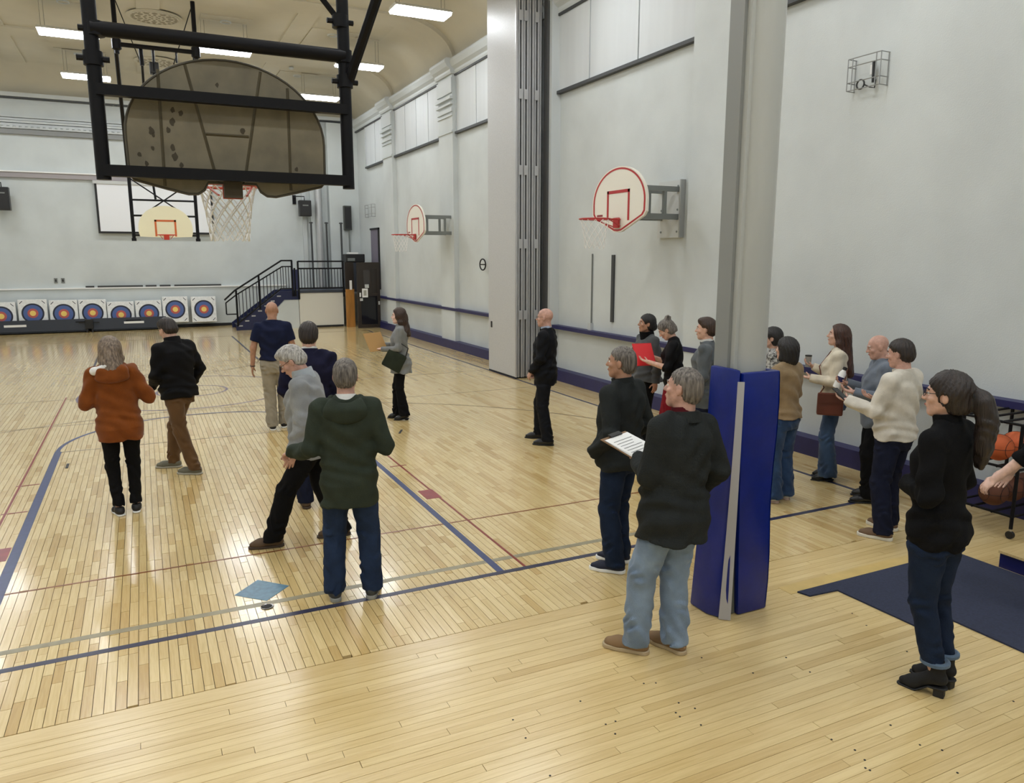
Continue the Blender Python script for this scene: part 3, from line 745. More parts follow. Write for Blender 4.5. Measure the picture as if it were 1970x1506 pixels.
# ---- wood post and dark door at the foot of the corner
t = thing('room_divider', 'varnished wood divider standing between landing and dark door', 'divider', (6.46, 26.35, 0))
MB().box((-.14, -.03, 0), (.16, .03, 1.32)).build('lower_board', M_wood, t)
MB().box((-.14, -.035, 1.32), (.16, .035, 2.24)).build('upper_board', M_ddoor, t)
MB().box((.0, -.06, 1.30), (.08, -.036, 1.62)).build('notice', M_paper, t)
t = thing('panel_door', 'dark brown glazed door leaf standing open with paper notices', 'door', (6.55, 25.65, 0))
MB().box((0, -.03, .02), (.79, .03, 2.24)).build('leaf', M_ddoor, t)
MB().box((.22, -.036, 1.50), (.44, -.0301, 1.98)).build('pane', mat('smoky_pane', (62, 58, 56), .2), t)
MB().box((.50, -.036, 1.20), (.70, -.0301, 2.02)).build('pane', mat('smoky_pane_b', (46, 40, 36), .2), t)
MB().box((.12, -.036, .14), (.68, -.0301, 1.10)).build('panel', M_glassd, t)
MB().box((.26, -.040, 1.38), (.40, -.0365, 1.50)).build('notice', M_greypl, t)
MB().box((.16, -.040, 1.06), (.36, -.0365, 1.36)).build('notice', M_paper, t)
MB().box((.21, -.043, 1.12), (.31, -.0405, 1.30)).build('printed_block', mat('print_grey', (170, 168, 156), .7), t)
MB().box((.07, -.040, 1.08), (.12, -.0302, 1.22)).build('lock_plate', M_paper, t)
MB().box((.08, -.042, .94), (.18, -.0302, 1.03)).build('notice', M_greypl, t)
MB().box((.72, -.040, .80), (.77, -.0302, .92)).build('latch', M_greypl, t)
t = thing('printer', 'black printer on the landing above the dark door', 'printer', (6.80, 26.95, 1.28))
MB().box((-.32, -.2, 0), (.32, .2, .95)).build('stand', M_cart, t, bevel=.02)
MB().box((-.34, -.25, .95), (.34, .22, 1.24)).build('body', M_plastic, t, bevel=.03)
MB().box((-.22, -.2, 1.24), (.12, .1, 1.30)).build('paper_tray', M_paper, t)
MB().box((-.28, -.256, 1.0), (-.02, -.2505, 1.1)).build('control_strip', M_steelgrey, t)
d1 = struct(MB().box((XR-.03, 26.1, 1.3), (XR-.002, 27.05, 3.36)).build('door_1', mat('doorway_mauve', (118, 112, 128), .6)))
MB().box((XR-.05, 26.02, 1.3), (XR-.0025, 26.1, 3.42)).build('door_frame', M_dark, d1)
MB().box((XR-.05, 26.02, 3.36), (XR-.0025, 27.1, 3.42)).build('door_frame', M_dark, d1)

# ---- archery targets and cart
TG = 'archery targets leaning along the far ledge'
names = ['cut off by the left picture edge', 'second from the left edge', 'third from the left edge', 'fourth from the left edge', 'sitting lowest, fifth from the left edge', 'right of the lowest target', 'second from the stairs', 'nearest the stairs, standing clear of the cart']
spots = [(-4.08, -3.70, 1.01, .15), (-3.62, -2.83, 1.08, .15), (-2.75, -1.99, 1.04, .15), (-1.94, -1.15, 1.04, .15), (-1.13, -.33, .95, .1), (-.29, .51, .97, .1), (.53, 1.36, 1.08, .22), (1.44, 2.26, 1.06, .2)]
proto_t = None
for i, (x0, x1, zt, zb) in enumerate(spots):
    if i == 0: x0 = -4.48
    cxx = (x0+x1)/2; w_ = .80
    if proto_t is None:
        tt = thing('archery_target', '', 'target', (0, 0, 0)); proto_t = tt
        MB().box((-.40, -.12, -.44), (.40, .12, .44)).build('foam_block', M_tframe, tt, bevel=.02)
        for r, m, n_, d in ((.315, M_tblack, 'black_ring', .125), (.265, M_tblue, 'blue_ring', .128), (.15, M_tred, 'red_ring', .131), (.085, M_tyel, 'bullseye', .134)):
            MB().lathe([(r, -.119), (r, -d)], (0, 0, .0), 32, 'y').build(n_, m, tt)
        for sx in (-1, 1):
            for sz in (-1, 1): MB().obox((sx*.31, -.121, sz*.35), (.12, .004, .02), Matrix.Rotation(sx*sz*.8, 3, 'Y')).build('corner_mark', M_tblack, tt)
    else: tt = copy_tree(proto_t)
    tt.location = (cxx, 28.58, zt-.44); tt.rotation_euler = (radians(-5), 0, radians(random.uniform(-3, 3)))
    tt['label'] = 'white foam archery target with blue rings, ' + names[i]; tt['group'] = TG
for i, (x0, x1) in enumerate(((-5.2, -1.72), (-1.62, .62))):
    t = thing('target_cart', ['long charcoal rolling cart holding the left targets', 'charcoal rolling cart holding the targets behind the man in black jacket'][i], 'cart', ((x0+x1)/2, 28.35, 0), 0, 'carts under the archery targets')
    h = (x1-x0)/2
    MB().box((-h, -.10, .08), (h, -.06, .44)).build('side_board', M_cart, t)
    MB().box((-h, -.06, .035), (h, .45, .06)).build('deck', M_cart, t)
    MB().box((h-.34 if i == 0 else -.1, -.105, .33), (h-.02 if i == 0 else .35, -.1005, .36)).build('rail', M_black, t)
    lx = -3.72-(x0+x1)/2 if i == 0 else -.36-(x0+x1)/2
    MB().box((lx-.30, -.104, .24), (lx+.30, -.1005, .31)).build('name_strip', M_paper, t)
    for sx in (-h+.15, h-.15):
        for sy in (0, .35): MB().lathe([(.017, -.02), (.017, .02)], (sx, sy, .0175), 12, 'x').build('caster', M_plastic, t)
t = thing('coupling_box', 'dark box hung between the two target carts', 'box', (-1.67, 28.22, 0))
MB().box((-.12, -.06, .12), (.12, .02, .42)).build('case', M_plastic, t, bevel=.015); MB().box((-.3, .0, .3), (.3, .02, .33)).build('strap', M_plastic, t)
MB().box((-.1, -.04, 0), (-.06, .0, .12)).build('leg', M_plastic, t); MB().box((.06, -.04, 0), (.1, .0, .12)).build('leg', M_plastic, t)

# ================================================================= RIGHT WALL FITTINGS
def wire_cage(label, y, z, wy, hz, with_gear):
    t = thing('wire_guard', label, 'wire guard', (XR-.002, y, z), 0, 'wire guards on the right wall')
    d = .13; r = .006
    for k in range(5):
        zz = -hz/2+hz*k/4
        if k in (0, 1, 3, 4): MB().tube([(0, -wy/2, zz), (-d, -wy/2, zz), (-d, wy/2, zz), (0, wy/2, zz)], r, 5).build('hoop_wire', M_wire, t)
    for yy in (-wy/2, -wy/2+.06, wy/2-.06, wy/2): MB().tube([(-d, yy, -hz/2), (-d, yy, hz/2)], r, 5).build('upright_wire', M_wire, t)
    for yy in (-wy/2, wy/2): MB().tube([(-.01, yy, -hz/2), (-.01, yy, hz/2)], r, 5).build('upright_wire', M_wire, t)
    if with_gear:
        g = thing('wall_camera', 'small dark camera with coiled cable inside the wire guard', 'camera', (XR-.002, y, z))
        MB().box((-.03, -.05, -.02), (0, .0, .08)).build('mount', M_white, g)
        MB().tube([(-.06, -.08, -.12), (-.06, -.07, .10)], .018, 8).build('body', M_plastic, g)
        MB().tube([(-.03, -.06, 0), (-.06, -.075, .0)], .01, 6).build('stem', M_plastic, g)
        MB().tube([(-.06, .09+.05*cos(a), -.11+.05*sin(a)) for a in [2*pi*k/16 for k in range(16)]], .009, 6, True).build('cable_coil', M_plastic, g)
        MB().tube([(-.06, .04, -.12), (-.05, -.03, -.16), (-.06, -.1, -.18), (-.06, -.11, -.1), (-.03, -.06, 0)], .007, 6).build('cable', M_plastic, g)
wire_cage('wire guard box high on the right wall around a small camera', 6.29, 4.46, .43, .34, True)
wire_cage('faint wire guard on the right wall near the far corner', 26.9, 4.02, .9, .42, False)
t = thing('wall_ring', 'black ring handle on the wall half hidden by the folding partition', 'ring', (XR-.132, 16.8, 2.25))
MB().tube([(-.02, .17*cos(a), .13*sin(a)) for a in [2*pi*k/24 for k in range(24)]], .016, 8, True).build('ring', M_black, t, True)
MB().tube([(-.02, -.16, 0), (-.02, .16, 0)], .013, 6).build('bar', M_black, t)
MB().tube([(-.02, .15, 0), (.131, .15, 0)], .012, 6).build('standoff', M_black, t)
tag(MB().box((XR-.03, 11.34, 1.29), (XR-.001, 11.42, 2.47)).build('wall_strip', M_sill), 'dark vertical strip fixed to the right wall under the hoop', 'strip')
t = thing('wall_conduit', 'thin vertical conduit with switch box on the right wall below the net', 'conduit', (XR-.001, 12.08, 1.09))
MB().tube([(-.015, 0, .1), (-.015, 0, 1.4)], .014, 8).build('pipe', M_steelgrey, t); MB().box((-.06, -.05, .0), (0, .05, .13)).build('switch_box', M_greypl, t)

# ================================================================= BALL RACK
t = thing('ball_rack', 'black rolling ball rack at the right picture edge', 'rack', (7.06, 4.05, 0))
for x in (-.36, .36):
    for y in (-.26, .26):
        MB().tube([(x, y, .09), (x, y, 1.02)], .016, 8).build('post', M_black if x < 0 or y > 0 else M_white, t)
        MB().lathe([(.035, -.015), (.035, .015)], (x, y, .036), 12, 'x').build('caster', M_plastic, t)
        MB().tube([(x, y, .03), (x, y, .1)], .014, 6).build('caster_stem', M_chrome, t)
for z in (.20, .62, 1.02):
    for y in (-.26, -.09, .09, .26): MB().tube([(-.38, y, z), (.38, y, z)], .012, 6).build('rail', M_black, t)
    for x in (-.36, .36): MB().tube([(x, -.27, z), (x, .27, z)], .012, 6).build('end_rail', M_black, t)
M_ball = mat('basketball_orange', (196, 92, 44), .6, var=.06, bump=.3, bscale=300)
M_ball2 = mat('basketball_brown', (98, 54, 34), .6, var=.06, bump=.3, bscale=300)
def ball(label, x, y, z, m):
    t = thing('basketball', label, 'basketball', (x, y, z), random.random()*3, 'basketballs on the rack')
    n = 16; MB().lathe([(.12*sin(pi*i/12)+.0005, -.12*cos(pi*i/12)) for i in range(13)], (0, 0, 0), 24).build('skin', m, t, True)
    b = MB(); R_ = .1205
    b.tube([(R_*cos(a), R_*sin(a), 0) for a in [2*pi*k/28 for k in range(28)]], .0022, 4, True)
    b.tube([(R_*cos(a), 0, R_*sin(a)) for a in [2*pi*k/28 for k in range(28)]], .0022, 4, True)
    for s in (-1, 1):
        b.tube([((.045+.05*sin(a)**2)*s*1.0, sqrt(max(R_*R_-(.045+.05*sin(a)**2)**2, 0))*cos(a), sqrt(max(R_*R_-(.045+.05*sin(a)**2)**2, 0))*sin(a)) for a in [2*pi*k/28 for k in range(28)]], .0022, 4, True)
    b.build('seams', M_dark, t)
for i, (x, z, m, y) in enumerate(((6.83, .745, M_ball, 4.05), (7.08, .745, M_ball, 4.05), (7.33, .745, M_ball, 4.05), (6.83, .325, M_ball2, 4.05), (7.08, .325, M_ball2, 4.05), (7.33, .325, M_ball2, 4.05))):
    ball(('bright orange' if m is M_ball else 'dark brown')+' basketball on the %s shelf of the rack, %s' % ('upper' if z > .6 else 'lower', ('nearest the ponytail woman', 'middle one', 'nearest the wall')[i % 3]), x, y, z+.01, m)
# ================================================================= PEOPLE
# figures are modelled as blended solids (tapered limbs, lofted trunk) and turned into meshes by surface nets
class Field:
    def __init__(s, lo, hi, h):
        s.lo = np.array(lo, float); s.h = h
        n = np.ceil((np.array(hi)-s.lo)/h).astype(int)+1
        s.ax = [s.lo[i]+h*np.arange(n[i]) for i in range(3)]
        s.F = np.full(n, .3, np.float32)
    def sub(s, lo, hi):
        sl = []
        for i in range(3):
            a = int(max(0, np.floor((lo[i]-s.lo[i])/s.h))); b = int(min(len(s.ax[i]), np.ceil((hi[i]-s.lo[i])/s.h)+1)); sl.append(slice(a, max(b, a)))
        return tuple(sl)
    def xyz(s, sl):
        return (s.ax[0][sl[0]][:, None, None], s.ax[1][sl[1]][None, :, None], s.ax[2][sl[2]][None, None, :])
    def put(s, sl, d, k, op):
        f = s.F[sl]
        if op == 'u':
            if k > 0: hh = np.maximum(k-np.abs(f-d), 0)/k; r = np.minimum(f, d)-hh*hh*k*.25
            else: r = np.minimum(f, d)
        else:
            d = -d
            if k > 0: hh = np.maximum(k-np.abs(f-d), 0)/k; r = np.maximum(f, d)+hh*hh*k*.25
            else: r = np.maximum(f, d)
        s.F[sl] = r
    def cone(s, a, b, ra, rb, k=.02, op='u', cuts=(), m=.06):
        a = np.array(a, float); b = np.array(b, float); R = max(ra, rb)+m
        sl = s.sub(np.minimum(a, b)-R, np.maximum(a, b)+R)
        x, y, z = s.xyz(sl)
        if 0 in s.F[sl].shape: return
        ab = b-a; L2 = max(ab@ab, 1e-9)
        t = np.clip(((x-a[0])*ab[0]+(y-a[1])*ab[1]+(z-a[2])*ab[2])/L2, 0, 1)
        d = np.sqrt((x-a[0]-t*ab[0])**2+(y-a[1]-t*ab[1])**2+(z-a[2]-t*ab[2])**2)-(ra+(rb-ra)*t)
        for p, n in cuts: d = np.maximum(d, (x-p[0])*n[0]+(y-p[1])*n[1]+(z-p[2])*n[2])
        s.put(sl, d, k, op)
    def ell(s, c, r, R=None, k=.02, op='u', cuts=(), m=.06):
        c = np.array(c, float); R = np.eye(3) if R is None else R; mr = max(r)+m
        sl = s.sub(c-mr, c+mr)
        if 0 in s.F[sl].shape: return
        x, y, z = s.xyz(sl); x = x-c[0]; y = y-c[1]; z = z-c[2]
        q = [R[0, i]*x+R[1, i]*y+R[2, i]*z for i in range(3)]
        k0 = np.sqrt(sum((q[i]/r[i])**2 for i in range(3))); k1 = np.sqrt(sum((q[i]/r[i]**2)**2 for i in range(3)))+1e-9
        d = k0*(k0-1)/k1
        for p, n in cuts: d = np.maximum(d, (x+c[0]-p[0])*n[0]+(y+c[1]-p[1])*n[1]+(z+c[2]-p[2])*n[2])
        s.put(sl, d, k, op)
    def loft(s, o, R, secs, k=.02, grow=0, zlo=None, ex=2.3, op='u'):
        o = np.array(o, float); x, y, z = s.xyz((slice(None),)*3); x = x-o[0]; y = y-o[1]; z = z-o[2]
        q = [R[0, i]*x+R[1, i]*y+R[2, i]*z for i in range(3)]
        S = np.array(secs); zz = S[:, 0]; sm = lambda c: np.interp(q[2], zz, c)
        w = sm(S[:, 1])+grow; d_ = sm(S[:, 2])+grow; y0 = sm(S[:, 3])
        rho = (np.abs(q[0]/w)**ex+np.abs((q[1]-y0)/d_)**ex)**(1/ex)
        dxy = (rho-1)*np.minimum(w, d_)
        dz = np.maximum((zz[0] if zlo is None else zlo)-q[2], q[2]-zz[-1])
        d = np.maximum(dxy, dz)
        s.put((slice(None),)*3, d, k, op)
    def mesh(s):
        F = s.F; F[[0, -1]] = .3; F[:, [0, -1]] = .3; F[:, :, [0, -1]] = .3
        I = F < 0
        nx, ny, nz = F.shape
        cnt = np.zeros((nx-1, ny-1, nz-1), np.int8)
        for i in (0, 1):
            for j in (0, 1):
                for k in (0, 1): cnt += I[i:nx-1+i, j:ny-1+j, k:nz-1+k]
        act = (cnt > 0) & (cnt < 8)
        idx = np.full(act.shape, -1, np.int64); ci, cj, ck = np.nonzero(act); idx[ci, cj, ck] = np.arange(len(ci))
        acc = np.zeros((len(ci), 3)); num = np.zeros(len(ci))
        C = [(i, j, k) for i in (0, 1) for j in (0, 1) for k in (0, 1)]
        for a in C:
            for ax in range(3):
                if a[ax]: continue
                b = list(a); b[ax] = 1
                fa = F[ci+a[0], cj+a[1], ck+a[2]]; fb = F[ci+b[0], cj+b[1], ck+b[2]]
                m = (fa < 0) != (fb < 0); t = np.where(m, fa/np.where(fa == fb, 1, fa-fb), 0)
                p = np.array(a, float)[None, :].repeat(len(ci), 0); p[:, ax] = t
                acc += p*m[:, None]; num += m
        V = (np.stack([ci, cj, ck], 1)+acc/num[:, None])*s.h+s.lo
        Q = []
        for ax in range(3):
            u, v = [(1, 2), (2, 0), (0, 1)][ax]
            n = [nx, ny, nz]; sl0 = [slice(1, n[i]-1) for i in range(3)]; sl0[ax] = slice(0, n[ax]-1); sl1 = list(sl0); sl1[ax] = slice(1, n[ax])
            A = I[tuple(sl0)]; B = I[tuple(sl1)]
            for flip, mm in ((0, A & ~B), (1, ~A & B)):
                e = list(np.nonzero(mm))
                e = [e[i]+(0 if i == ax else 1) for i in range(3)]
                def cell(du, dv):
                    c = list(e); c[u] = c[u]+du; c[v] = c[v]+dv; return idx[c[0], c[1], c[2]]
                q = np.stack([cell(-1, -1), cell(0, -1), cell(0, 0), cell(-1, 0)], 1)
                Q.append(q[:, ::-1] if flip else q)
        return V, np.concatenate(Q)

def sdf_obj(name, parts, m, parent):
    Vs = []; Qs = []; n = 0
    for V, Q in parts: Vs.append(V); Qs.append(Q+n); n += len(V)
    V = np.concatenate(Vs).astype(np.float32); Q = np.concatenate(Qs).astype(np.int32)
    me = bpy.data.meshes.new(name); me.vertices.add(len(V)); me.vertices.foreach_set('co', V.ravel())
    me.loops.add(Q.size); me.loops.foreach_set('vertex_index', Q.ravel())
    me.polygons.add(len(Q)); me.polygons.foreach_set('loop_start', np.arange(0, Q.size, 4, dtype=np.int32))
    me.polygons.foreach_set('use_smooth', np.ones(len(Q), bool)); me.update(calc_edges=True); me.validate()
    return link(name, me, m, parent)

def rx(a): c, s = cos(a), sin(a); return np.array([[1,0,0],[0,c,-s],[0,s,c]])
def ry(a): c, s = cos(a), sin(a); return np.array([[c,0,s],[0,1,0],[-s,0,c]])
def rz(a): c, s = cos(a), sin(a); return np.array([[c,-s,0],[s,c,0],[0,0,1]])
def nrm(v): v = np.array(v, float); return v/np.linalg.norm(v)
def npa(*v): return np.array(v, float)

SKIN = {'fair': mat('skin_fair', (206, 164, 144), .5, var=.05, vscale=30), 'tan': mat('skin_tan', (174, 130, 106), .5, var=.05, vscale=30),
        'rosy': mat('skin_rosy', (194, 151, 135), .5, var=.06, vscale=30), 'pale': mat('skin_pale', (226, 188, 172), .5, var=.04, vscale=30)}
def hairmat(n, rgb, rgb2=None): return mat('hair_'+n, rgb, .42, var=.22, vscale=26, rgb2=rgb2, bump=.5, bscale=70, stretch=(3, 3, .35))
HAIR = {'black': hairmat('black', (22, 19, 19)), 'dark': hairmat('dark', (38, 29, 25)), 'brown': hairmat('brown', (54, 36, 26)), 'auburn': hairmat('auburn', (62, 36, 26)),
        'grey': hairmat('grey', (120, 112, 106), (186, 180, 172)), 'salt': hairmat('salt', (82, 74, 68), (130, 122, 114)), 'silver': hairmat('silver', (158, 154, 148), (206, 202, 196)), 'ash': hairmat('ash', (104, 86, 72), (150, 132, 114))}
M_eyew = mat('eye_white', (226, 222, 216), .2); M_iris = mat('eye_iris', (44, 32, 26), .1); M_lip = mat('lips', (172, 96, 92), .4)
def cloth(n, rgb, var=.06, rough=.85, bump=.35, bscale=160, vs=8, rgb2=None, sheen=.15):
    if sum(rgb) < 200: sheen = 0
    if sum(rgb) < 75: rgb = tuple(v*.85 for v in rgb)
    return mat('cloth_'+n, rgb, rough, var=var, vscale=vs, bump=bump, bscale=bscale, rgb2=rgb2, sheen=sheen, spec=.15)

def add_hand(F, wrist, d, n, hint, curl, s, grip=0, spread=0.0):
    d = nrm(d); n = nrm(np.array(n)-d*(np.array(n)@d)); t = np.cross(d, n)
    if t@np.array(hint) < 0: t = -t
    R = np.stack([t, n, d], 1)
    F.cone(wrist-d*.05*s, wrist+d*.015*s, .026*s, .025*s, .012)
    F.ell(wrist+d*.052*s, (.041*s, .016*s, .054*s), R, .012)
    for i in range(4):
        p = wrist+d*(.088-.004*abs(i-1))*s+t*(.029-.0195*i)*s
        L = (.072, .080, .075, .058)[i]*s; a = curl*(.5+.08*i)
        sd = t*(.06-.045*i)*(1+spread*3)
        for k, fr in enumerate((.45, .31, .24)):
            dr = nrm(d*cos(a)+n*sin(a)+sd*(1-k*.5)); q = p+dr*L*fr
            F.cone(p, q, (.0095-.0009*k)*s, (.0088-.0009*k)*s, .004 if k == 0 else .002, m=.02); p = q; a += curl*(1.0 if k == 0 else .8)
    p = wrist+d*.028*s+t*.030*s+n*.004*s; dr = nrm(t*.75+d*.75+n*(.35+.5*grip)); q = p+dr*.045*s
    F.cone(p, q, .0125*s, .0105*s, .008, m=.02); dr = nrm(t*.25+d*.9+n*(.45+.6*grip)); F.cone(q, q+dr*.034*s, .0102*s, .0085*s, .003, m=.02)

TORSO_M = [(-.14, .150, .105, -.005), (-.05, .168, .118, -.012), (.04, .165, .112, -.005), (.14, .152, .104, .005), (.25, .160, .112, .005), (.36, .175, .118, .0), (.44, .168, .105, -.012), (.50, .125, .082, -.02), (.545, .075, .062, -.02)]
TORSO_F = [(-.14, .155, .110, -.012), (-.05, .175, .125, -.02), (.04, .160, .112, -.008), (.14, .130, .094, .004), (.25, .138, .105, .012), (.36, .155, .112, .012), (.44, .148, .092, -.01), (.50, .110, .074, -.02), (.545, .065, .056, -.02)]

def person(label, pos, phi, H, top, pants, shoes, hair, arms, feet=((-.10, 0, -8), (.10, 0, 8)), sex='m', skin='fair', head=(0, 0, 0), lean=0, side=0, twist=0, belly=0.0, broad=1.0,
           glasses=False, det=1.0, hcol=None, beard=False, name='person', hipshift=(0, 0)):
    """pos: ground x,y. phi: facing, clockwise from straight away from the camera. arms: {'l': (upper dir, fore dir, hand dict or None)}"""
    s = H/1.75; az = atan2(pos[0], pos[1]); A = az+radians(phi)
    T = thing(name, label, 'person', (pos[0], pos[1], 0), -A)
    if 'fw' in pants:   # feet given on the floor plan
        ca, sa = cos(A), sin(A); nf = []
        for (wx, wy, td) in pants['fw']:
            dx, dy = wx-pos[0], wy-pos[1]; nf.append(((dx*ca-dy*sa)/s, (dx*sa+dy*ca)/s, td))
        feet = nf
    # pelvis height from leg reach
    heel = shoes.get('heel', 0)
    hz = .935+heel
    for fx, fy, _ in [f[:3] for f in feet]:
        sgn = -1 if fx is feet[0][0] else 1
        dd = sqrt(max(.868**2-(abs(fx)-.09)**2-(fy-hipshift[1])**2, .3)); hz = min(hz, dd+.078+heel)
    hip0 = npa(hipshift[0], hipshift[1], hz)
    Rub = rz(radians(-twist))@rx(radians(-lean))@ry(radians(side))
    def ub(p): return (hip0+Rub@np.array(p, float))*s
    shw = (.182 if sex == 'm' else .158)*broad
    secs = [(z, w*broad*(1+belly*.25*max(0, 1-abs(z-.1)/.25)), d*(1+belly*max(0, 1-abs(z-.12)/.28)), y0+belly*.045*max(0, 1-abs(z-.12)/.28)) for z, w, d, y0 in (TORSO_M if sex == 'm' else TORSO_F)]
    secs_s = [(z*s, w*s, d*s, y*s) for z, w, d, y in secs]
    sh = {'l': ub((-shw, -.015, .475)), 'r': ub((shw, -.015, .475))}
    J = {}
    for sd in 'lr':
        u, f, hd = arms[sd][:3]
        el = sh[sd]+nrm(u)*.285*s; wr = el+nrm(f)*.25*s; J[sd] = (sh[sd], el, wr, nrm(u), nrm(f), hd)
    hips = {'l': (hip0+npa(-.088, 0, -.01))*s, 'r': (hip0+npa(.088, 0, -.01))*s}
    LG = {}
    for sd, ft in zip('lr', feet):
        lift = ft[3] if len(ft) > 3 else 0
        an = npa(ft[0], ft[1], .085+heel+lift)*s; hp_ = hips[sd]; v = an-hp_; D = np.linalg.norm(v); td = radians(ft[2]); fd = npa(sin(td), cos(td), 0)
        q_ = min(max(D*1.005, .80*s), .885*s)/.875; l1, l2 = .445*q_, .43*q_; D2 = min(D, l1+l2-.001); ca = (l1*l1+D2*D2-l2*l2)/(2*l1*D2); h_ = l1*sqrt(max(0, 1-ca*ca))
        fw_ = nrm(fd-v/D*(fd@(v/D))); LG[sd] = (hp_, hp_+v/D*l1*ca+fw_*h_, an, fd, lift*s)
    # ---- head frame
    hc0 = npa(0, .012, .70); piv = npa(0, -.012, .585)
    Rh = Rub@rz(radians(-head[0]))@rx(radians(-head[1]))@ry(radians(head[2]))
    pw = ub(piv)
    def hd(p): return pw+Rh@((np.array(p, float)+hc0-piv)*s)
    body = []
    # skin: head and neck
    hh = .0058*det; c = hd((0, 0, 0)); F = Field(c-.19*s-npa(0, 0, .08), c+.17*s, hh)
    F.ell(hd((0, -.012, .028)), (.0765*s, .097*s, .088*s), Rh, .02)
    F.ell(hd((0, .022, -.04)), (.060*s, .070*s, .074*s), Rh, .035)
    F.ell(hd((0, .058, -.098)), (.026*s, .024*s, .018*s), Rh, .03)
    for sg in (-1, 1):
        F.cone(hd((.046*sg, .0, -.055)), hd((.018*sg, .06, -.096)), .018*s, .016*s, .03)
        F.ell(hd((.031*sg, .094, .006)), (.017*s, .014*s, .012*s), Rh, .012, 's')
        F.ell(hd((.077*sg, -.008, -.008)), (.009*s, .020*s, .033*s), Rh@rz(.35*sg), .006)
        F.ell(hd((.046*sg, .062, -.025)), (.018*s, .016*s, .014*s), Rh, .02)
    F.ell(hd((0, .083, .022)), (.040*s, .012*s, .009*s), Rh, .02)
    F.cone(hd((0, .086, .012)), hd((0, .108, -.026)), .008*s, .0125*s, .012)
    F.cone(hd((-.012, .098, -.028)), hd((.012, .098, -.028)), .008*s, .008*s, .008)
    F.cone(hd((-.018, .088, -.055)), hd((.018, .088, -.055)), .007*s, .007*s, .008)
    F.cone(hd((-.013, .087, -.067)), hd((.013, .087, -.067)), .007*s, .007*s, .008)
    nr = .057 if sex == 'm' else .047
    F.cone(hd((0, -.022, -.05)), ub((0, -.018, .53)), nr*s, (nr+.006)*s, .02)
    body.append(F.mesh())
    # skin: hands (and forearms where bare)
    for sd in 'lr':
        S, E, W, u, f, h = J[sd]
        bare = top.get('sleeve', 1.0) < .95 and not (h is None and False)
        if h is None and not bare: continue
        lo = np.minimum(W, W+f*.2*s); hi = np.maximum(W, W+f*.2*s)
        if bare: lo = np.minimum(np.minimum(lo, E), S); hi = np.maximum(np.maximum(hi, E), S)
        F = Field(lo-.11*s, hi+.11*s, .0046*det*(1.3 if bare else 1))
        if bare: F.cone(S, E, .050*s, .042*s, .01); F.cone(E, W, .042*s, .026*s, .02)
        else: F.cone(W-f*.06*s, W, .030*s, .026*s, .01)
        if h is not None:
            hdir = nrm(h.get('dir', f)); add_hand(F, W, hdir, h.get('n', (0, 1, 0) if abs(hdir[1]) < .9 else (0, 0, -1)), h.get('thumb', (0, 1, .2)), h.get('curl', .35), s*(1 if sex == 'm' else .92), h.get('grip', 0))
        body.append(F.mesh())
    # hidden core of the figure, inside the clothes
    F = Field(npa(-.6, -.6, .0)*s, npa(.6, .75, 1.62)*s, .024)
    F.loft(hip0*s, Rub, secs_s, .02, -.012)
    for sd in 'lr':
        S, E, W, u, f, h = J[sd]; F.cone(S, E, .045*s, .036*s, .02); F.cone(E, W, .036*s, .026*s, .02)
        a, b, c_, fd, lf = LG[sd]; F.cone(a, b, .072*s, .05*s, .02); F.cone(b, c_, .05*s, .033*s, .02)
    body.append(F.mesh())
    B = sdf_obj('body', body, SKIN[skin], T)
    # face details
    def blob(cc, r_, nm, m, par):
        b = MB(); nn = 8
        for i in range(1, 5):
            for j in range(nn): b.v.append((cc[0]+r_*sin(pi*i/5)*cos(2*pi*j/nn), cc[1]+r_*sin(pi*i/5)*sin(2*pi*j/nn), cc[2]+r_*cos(pi*i/5)))
        for i in range(3):
            for j in range(nn): b.f.append((i*nn+j, i*nn+(j+1) % nn, (i+1)*nn+(j+1) % nn, (i+1)*nn+j))
        b.f.append(tuple(range(nn))); b.f.append(tuple(3*nn+j for j in reversed(range(nn))))
        return b.build(nm, m, par, True)
    hm = HAIR[hcol] if hcol else HAIR['brown']
    for sg in (-1, 1):
        e = blob(hd((.031*sg, .0785, .004)), .0098*s, 'eye', M_eyew, T); blob(hd((.031*sg, .0850, .004)), .0052*s, 'iris', M_iris, e)
        MB().tube([hd((.014*sg, .092, .025)), hd((.032*sg, .089, .030)), hd((.048*sg, .077, .025))], .0042*s, 5).build('eyebrow', hm, T, True)
    MB().tube([hd((-.02, .0925, -.0605)), hd((-.008, .0975, -.0595)), hd((.008, .0975, -.0595)), hd((.02, .0925, -.0605))], .0045*s, 6).build('lips', M_lip, T, True)
    if glasses:
        b = MB()
        for sg in (-1, 1):
            b.tube([hd((.032*sg+.022*cos(a), .103-.004*abs(cos(a)), .003+.017*sin(a))) for a in [2*pi*k/14 for k in range(14)]], .0018*s, 5, True)
            b.tube([hd((.054*sg, .098, .008)), hd((.074*sg, .06, .010)), hd((.080*sg, -.005, .012))], .002*s, 5)
        b.tube([hd((-.011, .104, .006)), hd((.011, .104, .006))], .0018*s, 5)
        b.build('glasses', M_plastic, T, True)
